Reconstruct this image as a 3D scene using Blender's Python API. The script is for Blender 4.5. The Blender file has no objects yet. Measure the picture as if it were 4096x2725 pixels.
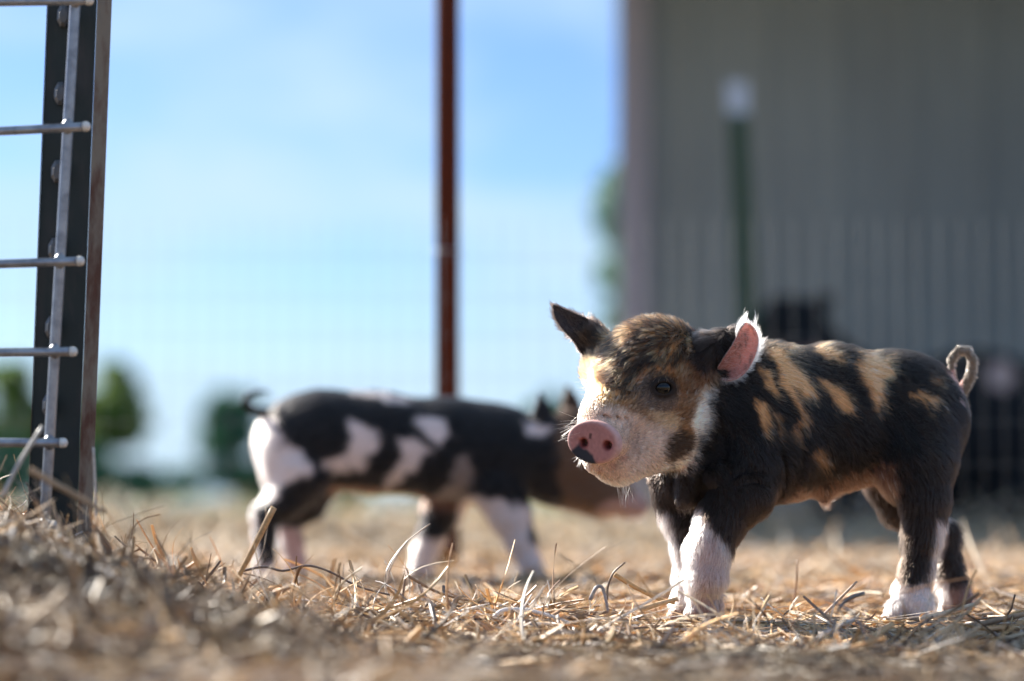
import bpy, math, random
import numpy as np
from mathutils import Vector
R = math.radians
rng = np.random.default_rng(7)
random.seed(7)
sc = bpy.context.scene
COL = sc.collection

# ------------------------------------------------------------------ camera, sky, sun, exposure
F = 9671.0                      # focal length in pixels of a 4096 wide frame (85 mm on a 36 mm sensor)
CAMZ = 0.087
PITCH = math.atan(637.5 / F)
cam_d = bpy.data.cameras.new('camera'); cam = bpy.data.objects.new('camera', cam_d); COL.objects.link(cam)
cam_d.sensor_width = 36; cam_d.lens = 85; cam_d.clip_start = 0.05; cam_d.clip_end = 2000
cam.location = (0, 0, CAMZ); cam.rotation_euler = (math.pi / 2 + PITCH, 0, 0)
cam_d.dof.use_dof = True; cam_d.dof.focus_distance = 1.708; cam_d.dof.aperture_fstop = 3.2; cam_d.dof.aperture_blades = 0
sc.camera = cam

SUN_AZ = R(-46)                 # measured from +Y towards +X : behind the animals, to the left
SUN_EL = R(31)
w = bpy.data.worlds.new('World'); sc.world = w; w.use_nodes = True
wn = w.node_tree.nodes; wl = w.node_tree.links; wn.clear()
def wnode(t, **k):
    n = wn.new(t)
    for a, b in k.items(): setattr(n, a, b)
    return n
sky = wnode('ShaderNodeTexSky', sky_type='NISHITA', sun_disc=False)
sky.sun_elevation = SUN_EL; sky.sun_rotation = SUN_AZ; sky.air_density = 1.0; sky.dust_density = 0.4; sky.ozone_density = 2.5
tc = wnode('ShaderNodeTexCoord'); mp = wnode('ShaderNodeMapping'); mp.inputs['Scale'].default_value = (4, 4, 11)
mp.inputs['Location'].default_value = (0.4, 0, 0.3)
nz = wnode('ShaderNodeTexNoise'); nz.inputs['Scale'].default_value = 1.6; nz.inputs['Detail'].default_value = 4; nz.inputs['Roughness'].default_value = 0.5
sep = wnode('ShaderNodeSeparateXYZ')
el = wnode('ShaderNodeMapRange'); el.inputs['From Min'].default_value = 0.04; el.inputs['From Max'].default_value = 0.25
el.inputs['To Min'].default_value = 0.22; el.inputs['To Max'].default_value = -0.34
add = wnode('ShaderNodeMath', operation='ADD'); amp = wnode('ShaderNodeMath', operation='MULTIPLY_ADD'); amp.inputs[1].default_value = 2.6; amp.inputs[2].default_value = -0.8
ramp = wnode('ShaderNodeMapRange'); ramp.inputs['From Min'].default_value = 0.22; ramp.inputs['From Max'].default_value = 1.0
tint = wnode('ShaderNodeMix', data_type='RGBA', blend_type='MULTIPLY'); tint.inputs['Factor'].default_value = 1
tint.inputs['B'].default_value = (0.64, 0.80, 1.16, 1)
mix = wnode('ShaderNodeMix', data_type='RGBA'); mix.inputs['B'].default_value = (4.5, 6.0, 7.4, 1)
bg = wnode('ShaderNodeBackground'); bg.inputs['Strength'].default_value = 0.050
out = wnode('ShaderNodeOutputWorld')
wl.new(tc.outputs['Generated'], mp.inputs['Vector']); wl.new(mp.outputs[0], nz.inputs['Vector'])
wl.new(tc.outputs['Generated'], sep.inputs[0]); wl.new(sep.outputs['Z'], el.inputs['Value'])
wl.new(nz.outputs['Fac'], amp.inputs[0]); wl.new(amp.outputs[0], add.inputs[0]); wl.new(el.outputs[0], add.inputs[1]); 
hi = wnode('ShaderNodeMapRange'); hi.inputs['From Min'].default_value = .30; hi.inputs['From Max'].default_value = .55; hi.inputs['To Max'].default_value = .55  # white brightening added to the overhead sky, out of view, as soft fill
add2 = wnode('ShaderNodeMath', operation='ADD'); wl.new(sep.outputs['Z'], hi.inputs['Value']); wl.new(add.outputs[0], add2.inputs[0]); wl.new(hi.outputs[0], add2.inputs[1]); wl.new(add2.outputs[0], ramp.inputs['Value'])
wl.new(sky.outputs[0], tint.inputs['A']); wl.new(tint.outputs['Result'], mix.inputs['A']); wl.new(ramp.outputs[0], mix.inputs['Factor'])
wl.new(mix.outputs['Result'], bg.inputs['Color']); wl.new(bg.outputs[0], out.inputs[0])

sd = bpy.data.lights.new('sun', 'SUN'); so = bpy.data.objects.new('sun', sd); COL.objects.link(so)
sd.energy = 5.0; sd.angle = R(0.5); sd.color = (1.0, 0.93, 0.83)
sdir = Vector((math.sin(SUN_AZ) * math.cos(SUN_EL), math.cos(SUN_AZ) * math.cos(SUN_EL), math.sin(SUN_EL)))
so.rotation_euler = sdir.to_track_quat('Z', 'Y').to_euler()
vs = sc.view_settings; vs.view_transform = 'Standard'; vs.look = 'None'; vs.exposure = 1.55; vs.gamma = 1
sc.cycles.max_bounces = 8; sc.cycles.transparent_max_bounces = 12
sc.cycles.sample_clamp_indirect = 6; sc.cycles.use_denoising = True

# ------------------------------------------------------------------ helpers
CA, SA = math.cos(PITCH), math.sin(PITCH)
def P(u, v, D):                 # world point seen at photo pixel (u, v) at distance D along the view axis
    u = np.asarray(u, float); v = np.asarray(v, float); D = np.asarray(D, float)
    x = (u - 2048) / F * D; y = (1362.5 - v) / F * D
    return np.stack(np.broadcast_arrays(x, D * CA - y * SA, CAMZ + D * SA + y * CA), -1)
def PV(u, v, D): return Vector(P(u, v, D))

def tag(o, label=None, cat=None, group=None, kind=None):
    for k, val in (('label', label), ('category', cat), ('group', group), ('kind', kind)):
        if val: o[k] = val
    return o
def empty(name, loc, label=None, cat=None, group=None):
    o = bpy.data.objects.new(name, None); COL.objects.link(o); o.location = loc; o.empty_display_size = 0.05
    return tag(o, label, cat, group)
def mesh_np(name, V, Q, mat, parent=None, T=None, smooth=True, attrs=None, origin=(0, 0, 0), mats=None, matidx=None):
    """V (n,3) verts, Q (m,4) quads, T (k,3) triangles, numpy"""
    V = np.asarray(V, np.float32) - np.asarray(origin, np.float32)
    me = bpy.data.meshes.new(name)
    nq = 0 if Q is None else len(Q); nt = 0 if T is None else len(T)
    me.vertices.add(len(V)); me.vertices.foreach_set('co', V.ravel())
    me.loops.add(nq * 4 + nt * 3); me.polygons.add(nq + nt)
    li = np.concatenate([np.asarray(Q).ravel() if nq else np.empty(0, int), np.asarray(T).ravel() if nt else np.empty(0, int)]).astype(np.int32)
    me.loops.foreach_set('vertex_index', li)
    ls = np.concatenate([np.arange(nq) * 4, nq * 4 + np.arange(nt) * 3]).astype(np.int32)
    me.polygons.foreach_set('loop_start', ls)
    me.update(calc_edges=True)
    for k, a in (attrs or {}).items():
        at = me.attributes.new(k, 'FLOAT_COLOR', 'POINT')
        a = np.concatenate([a, np.ones((len(a), 1))], 1).astype(np.float32)
        at.data.foreach_set('color', a.ravel())
    for m_ in (mats or [mat]): me.materials.append(m_)
    if matidx is not None: me.polygons.foreach_set('material_index', matidx.astype(np.int32))
    me.polygons.foreach_set('use_smooth', np.full(nq + nt, bool(smooth)))
    me.validate(); me.update()
    o = bpy.data.objects.new(name, me); COL.objects.link(o)
    if parent is not None: o.parent = parent
    else: o.location = origin
    return o
def tube_np(pts, rad, n=8, cap=True):
    pts = np.asarray(pts, float); m = len(pts); rad = np.broadcast_to(np.asarray(rad, float), (m,))
    t = np.gradient(pts, axis=0); t /= np.linalg.norm(t, axis=1)[:, None] + 1e-12
    ref = np.array([0, 0, 1.0]) if abs(t[0][2]) < 0.9 else np.array([1.0, 0, 0])
    V = []
    a = np.cross(t[0], ref); a /= np.linalg.norm(a)
    for i in range(m):
        a = a - t[i] * a.dot(t[i]); a /= np.linalg.norm(a); b = np.cross(t[i], a)
        for k in range(n):
            th = 2 * math.pi * k / n
            V.append(pts[i] + rad[i] * (a * math.cos(th) + b * math.sin(th)))
    Q = [(i * n + k, i * n + (k + 1) % n, (i + 1) * n + (k + 1) % n, (i + 1) * n + k) for i in range(m - 1) for k in range(n)]
    T = []
    if cap:
        V.append(pts[0]); V.append(pts[-1]); c0 = m * n; c1 = c0 + 1
        T += [(c0, (k + 1) % n, k) for k in range(n)]
        T += [(c1, (m - 1) * n + k, (m - 1) * n + (k + 1) % n) for k in range(n)]
    return np.array(V), np.array(Q), np.array(T) if T else None
class MB:                       # merges several shapes into ONE mesh
    def __init__(s): s.V, s.Q, s.T, s.n = [], [], [], 0
    def add(s, V, Q, T=None):
        s.V.append(np.asarray(V, float)); s.Q.append(np.asarray(Q) + s.n)
        if T is not None and len(T): s.T.append(np.asarray(T) + s.n)
        s.n += len(V)
    def tube(s, pts, r, n=8): s.add(*tube_np(pts, r, n))
    def prism(s, poly, A, B):   # polygon (k,3) at A offset, to B offset
        poly = np.asarray(poly, float); k = len(poly)
        V = np.concatenate([poly + np.asarray(A), poly + np.asarray(B)])
        Q = [(i, (i + 1) % k, k + (i + 1) % k, k + i) for i in range(k)]
        T = [(0, i + 1, i) for i in range(1, k - 1)] + [(k, k + i, k + i + 1) for i in range(1, k - 1)]
        s.add(V, Q, T)
    def box(s, lo, hi):
        x0, y0, z0 = lo; x1, y1, z1 = hi
        s.prism([(x0, y0, 0), (x1, y0, 0), (x1, y1, 0), (x0, y1, 0)], (0, 0, z0), (0, 0, z1))
    def build(s, name, mat, parent=None, origin=(0, 0, 0), smooth=False, **k):
        return mesh_np(name, np.concatenate(s.V), np.concatenate(s.Q), mat, parent, np.concatenate(s.T) if s.T else None, smooth, origin=origin, **k)

# numpy value noise
_perm = rng.random(4096).astype(np.float32)
def vnoise(x, y, z):
    xi, yi, zi = np.floor(x).astype(np.int64), np.floor(y).astype(np.int64), np.floor(z).astype(np.int64)
    fx, fy, fz = x - xi, y - yi, z - zi
    fx = fx * fx * (3 - 2 * fx); fy = fy * fy * (3 - 2 * fy); fz = fz * fz * (3 - 2 * fz)
    h = lambda a, b, c: _perm[(a * 73856093 ^ b * 19349663 ^ c * 83492791) & 4095]
    def lx(b, c): return h(xi, b, c) * (1 - fx) + h(xi + 1, b, c) * fx
    return (lx(yi, zi) * (1 - fy) + lx(yi + 1, zi) * fy) * (1 - fz) + (lx(yi, zi + 1) * (1 - fy) + lx(yi + 1, zi + 1) * fy) * fz
def fbm(x, y, z, o=3):
    s = 0; a = 0.5
    for i in range(o): s = s + a * vnoise(x, y, z); x, y, z = x * 2.03 + 5, y * 2.03 + 3, z * 2.03 + 9; a *= 0.5
    return s / (1 - 0.5 ** o)
def sstep(a, b, x): t = np.clip((x - a) / (b - a), 0, 1); return t * t * (3 - 2 * t)

# ------------------------------------------------------------------ materials
def mat(name, color=(.5, .5, .5), rough=0.6, metal=0, noise=None, attr=None, sss=0, transl=0, spec=0.5, bump=None, attr_mul=None):
    m = bpy.data.materials.new(name); m.use_nodes = True
    nt = m.node_tree; N = nt.nodes; L = nt.links; b = N['Principled BSDF']; o = N['Material Output']
    b.inputs['Roughness'].default_value = rough; b.inputs['Metallic'].default_value = metal
    b.inputs['Specular IOR Level'].default_value = spec
    b.inputs['Base Color'].default_value = (*color, 1); src = None
    if attr:
        a = N.new('ShaderNodeAttribute'); a.attribute_name = attr; src = a.outputs['Color']
    if noise:                   # (scale, colour2, lo, hi, stretch)
        t = N.new('ShaderNodeTexCoord'); mpn = N.new('ShaderNodeMapping'); mpn.inputs['Scale'].default_value = noise[4] if len(noise) > 4 else (1, 1, 1)
        n = N.new('ShaderNodeTexNoise'); n.inputs['Scale'].default_value = noise[0]; n.inputs['Detail'].default_value = 6; n.inputs['Roughness'].default_value = .62
        r = N.new('ShaderNodeMapRange'); r.inputs['From Min'].default_value = noise[2]; r.inputs['From Max'].default_value = noise[3]
        x = N.new('ShaderNodeMix'); x.data_type = 'RGBA'; x.inputs['A'].default_value = (*color, 1); x.inputs['B'].default_value = (*noise[1], 1)
        L.new(t.outputs['Object'], mpn.inputs[0]); L.new(mpn.outputs[0], n.inputs['Vector']); L.new(n.outputs['Fac'], r.inputs['Value']); L.new(r.outputs[0], x.inputs['Factor'])
        if src: L.new(src, x.inputs['A'])
        src = x.outputs['Result']
    if src: L.new(src, b.inputs['Base Color'])
    if bump:
        t2 = N.new('ShaderNodeTexCoord'); n2 = N.new('ShaderNodeTexNoise'); n2.inputs['Scale'].default_value = bump[0]; n2.inputs['Detail'].default_value = 5
        bp = N.new('ShaderNodeBump'); bp.inputs['Strength'].default_value = bump[1]; bp.inputs['Distance'].default_value = bump[2]
        L.new(t2.outputs['Object'], n2.inputs['Vector']); L.new(n2.outputs['Fac'], bp.inputs['Height']); L.new(bp.outputs[0], b.inputs['Normal'])
    if sss:
        b.inputs['Subsurface Weight'].default_value = sss; b.inputs['Subsurface Radius'].default_value = (1, .35, .2); b.inputs['Subsurface Scale'].default_value = 0.004
    if transl:
        tr = N.new('ShaderNodeBsdfTranslucent'); ms = N.new('ShaderNodeMixShader'); ms.inputs[0].default_value = transl
        if src: L.new(src, tr.inputs['Color'])
        else: tr.inputs['Color'].default_value = (*color, 1)
        L.new(b.outputs[0], ms.inputs[1]); L.new(tr.outputs[0], ms.inputs[2]); L.new(ms.outputs[0], o.inputs['Surface'])
    return m
def fur_mat(name):
    m = bpy.data.materials.new(name); m.use_nodes = True
    N = m.node_tree.nodes; L = m.node_tree.links; N.clear()
    a = N.new('ShaderNodeAttribute'); a.attribute_name = 'coat'
    h = N.new('ShaderNodeBsdfHairPrincipled'); h.parametrization = 'COLOR'
    h.inputs['Roughness'].default_value = 0.38; h.inputs['Radial Roughness'].default_value = 0.55; h.inputs['IOR'].default_value = 1.42
    o = N.new('ShaderNodeOutputMaterial')
    L.new(a.outputs['Color'], h.inputs['Color']); L.new(h.outputs[0], o.inputs[0])
    return m
M_skin = mat('pig_skin', rough=.65, attr='coat', spec=.15, bump=(900, .25, .0006))
M_ear = mat('pig_ear_skin', rough=.6, attr='coat', transl=.42, spec=.3, bump=(900, .3, .0006))
M_fur = fur_mat('pig_fur')
M_eye = mat('pig_eye', (0.003, 0.003, 0.004), rough=.03, spec=.35)
M_hoof = mat('pig_hoof', (.42, .27, .2), rough=.5, noise=(120, (.2, .12, .09), .4, .7))
M_rust = mat('rusted_steel', (.085, .022, .012), rough=.95, spec=.05, noise=(60, (.07, .02, .012), .35, .7))
M_postgreen = mat('dark_green_paint', (.006, .013, .014), rough=.6, noise=(35, (.030, .026, .026), .5, .7, (1, 1, .3)), spec=.4)
M_postedge = mat('weathered_flange', (.17, .145, .115), rough=.8, noise=(38, (.075, .030, .018), .45, .58, (1, 1, .35)))
M_galv = mat('galvanized_wire', (.30, .32, .36), rough=.38, metal=.75, noise=(90, (.16, .17, .20), .4, .7))
M_wire = mat('thin_dull_wire', (.16, .17, .18), rough=.7)
M_tip = mat('lit_wire_end', (.62, .60, .57), rough=.5, metal=.2)  # pale colour paints the lit tips of the rod ends
M_studs = mat('stud_paint', (.06, .066, .078), rough=.5, noise=(200, (.08, .07, .065), .5, .7))

# ------------------------------------------------------------------ SDF modelling
class Field:
    def __init__(s, lo, hi, h):
        s.h = h; s.lo = np.array(lo, float); s.n = np.ceil((np.array(hi) - s.lo) / h).astype(int) + 1
        s.d = np.full(s.n, 300., np.float32)
    def _grid(s, lo, hi):
        i0 = np.clip(np.floor((np.array(lo) - s.lo) / s.h).astype(int), 0, s.n); i1 = np.clip(np.ceil((np.array(hi) - s.lo) / s.h).astype(int) + 1, 0, s.n)
        ax = [((s.lo[k] + s.h * np.arange(i0[k], i1[k])).astype(np.float32)) for k in range(3)]
        return tuple(slice(a, b) for a, b in zip(i0, i1)), ax[0][:, None, None], ax[1][None, :, None], ax[2][None, None, :]
    def _comb(s, sl, e, k, sub=False):
        d = s.d[sl]
        if sub: e = -e; hh = np.clip(.5 - .5 * (e - d) / -k if False else .5 + .5 * (e - d) / k, 0, 1); s.d[sl] = d + (e - d) * hh + k * hh * (1 - hh)
        else: hh = np.clip(.5 + .5 * (d - e) / k, 0, 1); s.d[sl] = d + (e - d) * hh - k * hh * (1 - hh)
    def cone(s, a, ra, b, rb, k=30, sub=False):
        a = np.array(a, float); b = np.array(b, float); m = k + 3 * s.h + max(ra, rb)
        sl, X, Y, Z = s._grid(np.minimum(a, b) - m, np.maximum(a, b) + m)
        ab = b - a; L2 = ab.dot(ab) + 1e-9
        t = np.clip(((X - a[0]) * ab[0] + (Y - a[1]) * ab[1] + (Z - a[2]) * ab[2]) / L2, 0, 1)
        e = np.sqrt((X - a[0] - t * ab[0]) ** 2 + (Y - a[1] - t * ab[1]) ** 2 + (Z - a[2] - t * ab[2]) ** 2) - (ra + (rb - ra) * t)
        s._comb(sl, e, k, sub)
    def chain(s, pts, k=30):
        for p, q in zip(pts[:-1], pts[1:]): s.cone(p[:3], p[3], q[:3], q[3], k)
    def ell(s, c, r, k=30, ax=None, sub=False):
        c = np.array(c, float); r = np.array(r, float); m = r.max() + k + 3 * s.h
        sl, X, Y, Z = s._grid(c - m, c + m); X = X - c[0]; Y = Y - c[1]; Z = Z - c[2]
        if ax is not None: X, Y, Z = [X * v[0] + Y * v[1] + Z * v[2] for v in ax]
        k0 = np.sqrt((X / r[0]) ** 2 + (Y / r[1]) ** 2 + (Z / r[2]) ** 2); k1 = np.sqrt((X / r[0] ** 2) ** 2 + (Y / r[1] ** 2) ** 2 + (Z / r[2] ** 2) ** 2)
        s._comb(sl, k0 * (k0 - 1) / (k1 + 1e-9), k, sub)
    def disc(s, c, ax, rx, ry, th, rnd, k=10, sub=False):
        c = np.array(c, float); m = max(rx, ry) + k + rnd + 3 * s.h
        sl, X, Y, Z = s._grid(c - m, c + m); X = X - c[0]; Y = Y - c[1]; Z = Z - c[2]
        A, B, C = [X * v[0] + Y * v[1] + Z * v[2] for v in ax]
        q = np.sqrt((A / rx) ** 2 + (B / ry) ** 2); rr = (q - 1) * min(rx, ry); dx = rr + rnd; dz = np.abs(C) - th + rnd
        e = np.sqrt(np.maximum(dx, 0) ** 2 + np.maximum(dz, 0) ** 2) + np.minimum(np.maximum(dx, dz), 0) - rnd
        s._comb(sl, e, k, sub)
    def mesh(s):                # naive surface nets
        d = s.d; ins = d < 0
        c = np.zeros(np.array(d.shape) - 1, np.int8)
        sub = lambda i, j, k: (slice(i, i - 1 if i == 0 else None), slice(j, j - 1 if j == 0 else None), slice(k, k - 1 if k == 0 else None))
        cs = [(i, j, k) for i in (0, 1) for j in (0, 1) for k in (0, 1)]
        for o in cs: c += ins[sub(*o)]
        cell = (c > 0) & (c < 8); idx = np.full(cell.shape, -1, np.int64); ijk = np.argwhere(cell); idx[cell] = np.arange(len(ijk))
        acc = np.zeros((len(ijk), 3)); cnt = np.zeros(len(ijk))
        val = {o: d[ijk[:, 0] + o[0], ijk[:, 1] + o[1], ijk[:, 2] + o[2]].astype(float) for o in cs}
        for o in cs:
            for a in range(3):
                if o[a] == 0:
                    o2 = list(o); o2[a] = 1; o2 = tuple(o2); v0, v1 = val[o], val[o2]; m = (v0 < 0) != (v1 < 0)
                    t = np.where(m, v0 / np.where(m, v0 - v1, 1), 0)
                    for b in range(3): acc[:, b] += m * (o[b] + (t if b == a else 0))
                    cnt += m
        V = s.lo + (ijk + acc / cnt[:, None]) * s.h
        Qs = []
        for a in range(3):
            b, e = (a + 1) % 3, (a + 2) % 3
            s0 = [slice(None)] * 3; s1 = [slice(None)] * 3; s0[a] = slice(0, -1); s1[a] = slice(1, None)
            for q in (s0, s1): q[b] = slice(1, -1); q[e] = slice(1, -1)
            x0 = ins[tuple(s0)]; x1 = ins[tuple(s1)]; cr = np.argwhere(x0 != x1); sg = x0[x0 != x1]
            g = cr.copy(); g[:, b] += 1; g[:, e] += 1
            def cid(db, de):
                h = g.copy(); h[:, b] -= db; h[:, e] -= de; return idx[h[:, 0], h[:, 1], h[:, 2]]
            q = np.stack([cid(1, 1), cid(0, 1), cid(0, 0), cid(1, 0)], 1)
            q[~sg] = q[~sg][:, ::-1]; Qs.append(q)
        Q = np.concatenate(Qs); Q = Q[(Q >= 0).all(1)]
        # light smoothing
        for _ in range(2):
            acc = np.zeros_like(V); cnt = np.zeros(len(V))
            for i in range(4):
                np.add.at(acc, Q[:, i], V[Q[:, (i + 1) % 4]]); np.add.at(cnt, Q[:, i], 1)
            V = V * .5 + .5 * acc / np.maximum(cnt, 1)[:, None]
        return V, Q
def vnormals(V, Q):
    n = np.cross(V[Q[:, 2]] - V[Q[:, 0]], V[Q[:, 3]] - V[Q[:, 1]]); N = np.zeros_like(V)
    for i in range(4): np.add.at(N, Q[:, i], n)
    return N / (np.linalg.norm(N, axis=1)[:, None] + 1e-12)
def patch(L, Rr, depth, th, nx=14, ny=22, tipround=True, fold=0):
    """thin leaf between two edge lines (px space), dished away from the viewer; returns closed shell"""
    def res(Pl, n):
        Pl = np.array(Pl, float); s = np.r_[0, np.cumsum(np.linalg.norm(np.diff(Pl, axis=0), axis=1))]; s /= s[-1]; t = np.linspace(0, 1, n)
        o = np.stack([np.interp(t, s, Pl[:, i]) for i in range(3)], 1)
        for _ in range(3): o[1:-1] = (o[:-2] + 2 * o[1:-1] + o[2:]) / 4
        return o
    A, B = res(L, ny), res(Rr, ny); s = np.linspace(0, 1, nx)[None, :, None]
    G = A[:, None] * (1 - s) + B[:, None] * s
    t = np.linspace(0, 1, ny)[:, None]
    prof = np.sin(math.pi * np.linspace(0, 1, nx))[None, :] ** .8 * (1 - .55 * t)
    G[:, :, 2] += depth * prof
    du = np.gradient(G, axis=0); dv = np.gradient(G, axis=1); n = np.cross(du, dv); n /= np.linalg.norm(n, axis=2)[:, :, None] + 1e-9
    if n[:, :, 2].mean() > 0: n = -n                       # n faces the camera side
    thk = th * (1 - .65 * (2 * np.abs(np.linspace(0, 1, nx) - .5))[None, :, None] ** 3)
    Fv = G + n * thk; Bv = G - n * thk
    V = np.concatenate([Fv.reshape(-1, 3), Bv.reshape(-1, 3)]); m = nx * ny; Q = []
    for i in range(ny - 1):
        for j in range(nx - 1):
            a = i * nx + j; Q.append((a, a + 1, a + nx + 1, a + nx)); Q.append((m + a, m + a + nx, m + a + nx + 1, m + a + 1))
    ring = [j for j in range(nx)] + [i * nx + nx - 1 for i in range(1, ny)] + [(ny - 1) * nx + j for j in range(nx - 2, -1, -1)] + [i * nx for i in range(ny - 2, 0, -1)]
    for a, b in zip(ring, ring[1:] + ring[:1]): Q.append((a, a + m, b + m, b))
    side = np.r_[np.ones(m), np.zeros(m)]
    rim = np.array([(i, j) for i in range(ny) for j in range(nx) if j in (0, nx - 1) or i == ny - 1])
    return V, np.array(Q), side, G, n

# polygon coat maps
def poly_sd(poly, x, y):
    p = np.array(poly, float); d = np.full(x.shape, 1e18); ins = np.zeros(x.shape, bool); j = len(p) - 1
    for i in range(len(p)):
        ex, ey = p[j] - p[i]; wx = x - p[i][0]; wy = y - p[i][1]
        t = np.clip((wx * ex + wy * ey) / (ex * ex + ey * ey + 1e-9), 0, 1)
        d = np.minimum(d, (wx - ex * t) ** 2 + (wy - ey * t) ** 2)
        cnd = ((p[i][1] > y) != (p[j][1] > y)) & (x < (p[j][0] - p[i][0]) * (y - p[i][1]) / (p[j][1] - p[i][1] + 1e-9) + p[i][0])
        ins ^= cnd; j = i
    return np.where(ins, -1, 1) * np.sqrt(d)
def zp(pts, ox, oy, f): return [(ox + a / f, oy + b / f) for a, b in pts]
def paint(c, poly, x, y, col, soft=14, amt=1.0):
    m = (1 - sstep(-soft, soft, poly_sd(poly, x, y))) * amt
    return c + (np.array(col) - c) * m[:, None]

def to_world(X, D0): return P(X[:, 0], X[:, 1], D0 + X[:, 2] * D0 / F)

def hair_obj(name, pts, col, r0, r1, parent, origin, material=None, rads=None):
    n, k, _ = pts.shape; hc = bpy.data.hair_curves.new(name); hc.add_curves([k] * n)
    hc.attributes['position'].data.foreach_set('vector', (pts - np.array(origin)).astype(np.float32).ravel())
    ra = hc.attributes.get('radius') or hc.attributes.new('radius', 'FLOAT', 'POINT')
    base = np.linspace(r0, r1, k)[None, :] * (np.ones(n) if rads is None else rads)[:, None]
    ra.data.foreach_set('value', base.astype(np.float32).ravel())
    a = hc.attributes.new('coat', 'FLOAT_COLOR', 'CURVE')
    a.data.foreach_set('color', np.concatenate([col, np.ones((n, 1))], 1).astype(np.float32).ravel())
    hc.materials.append(material or M_fur)
    o = bpy.data.objects.new(name, hc); COL.objects.link(o); o.parent = parent
    return o

def sample_surface(V, Q, N, n, weight=None):
    T = np.concatenate([Q[:, [0, 1, 2]], Q[:, [0, 2, 3]]]); a = np.linalg.norm(np.cross(V[T[:, 1]] - V[T[:, 0]], V[T[:, 2]] - V[T[:, 0]]), axis=1)
    if weight is not None: a = a * weight[T].mean(1)
    pk = rng.choice(len(T), n, p=a / a.sum()); u, v = rng.random(n), rng.random(n); f = u + v > 1; u[f] = 1 - u[f]; v[f] = 1 - v[f]
    t = T[pk]; w3 = np.stack([1 - u - v, u, v], 1)
    Pp = (V[t] * w3[:, :, None]).sum(1); Nn = (N[t] * w3[:, :, None]).sum(1)
    return Pp, Nn / (np.linalg.norm(Nn, axis=1)[:, None] + 1e-9)

def grow(Pp, Nn, flow, length, lift, D0, segs=4, curl=.15, droop=0.0):
    """strands in px space following flow laid onto the surface"""
    n = len(Pp); f = flow - Nn * (flow * Nn).sum(1)[:, None]; f /= np.linalg.norm(f, axis=1)[:, None] + 1e-9
    jit = rng.normal(0, curl, (n, 3)); f = f + jit - Nn * (jit * Nn).sum(1)[:, None]
    L = (length if np.ndim(length) else np.full(n, length))[:, None]; lf = (lift if np.ndim(lift) else np.full(n, lift))[:, None]
    pts = np.zeros((n, segs, 3)); pts[:, 0] = Pp - Nn * 2
    for i in range(1, segs):
        t = i / (segs - 1)
        pts[:, i] = Pp + L * (f * t + Nn * lf * (t ** .75)) + np.array([0, 1, 0]) * droop * L * t * t
    return to_world(pts.reshape(-1, 3), D0).reshape(n, segs, 3)

def clump(Pp, pts, sid, amt):
    from mathutils.kdtree import KDTree
    kd = KDTree(len(sid))
    for i, p in enumerate(Pp[sid]): kd.insert(p, i)
    kd.balance(); ci = sid[np.fromiter((kd.find(p)[1] for p in Pp), int, len(Pp))]
    k = pts.shape[1]; t = (np.linspace(0, 1, k)[None, :] ** 1.1 * amt[:, None])[:, :, None]
    return pts * (1 - t) + pts[ci] * t, ci

# ================================================================== SETTING
def G(x, y):                    # height of the ground
    x = np.asarray(x, float); y = np.asarray(y, float)
    m = .073 * (1 - sstep(-.36, -.09, x + .25 * (y - 1.5))) * sstep(1.02, 1.54, y) * (1 - sstep(1.70, 2.2, y))
    fade = 1 - sstep(6, 12, y)
    return m - .013 * (1 - sstep(1.60, 1.70, y)) * sstep(1.10, 1.30, y) * sstep(-.16, .0, x) + .010 * (vnoise(x * 5 + 9, y * 5, x * 0 + .5) - .5) * fade - .006 + .004 * (vnoise(x * 23, y * 23, x * 0 + 3.3) - .5) * fade + .012 * sstep(.22, .5, x) * (1 - sstep(1.75, 1.95, y)) * sstep(1.3, 1.6, y)

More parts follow.
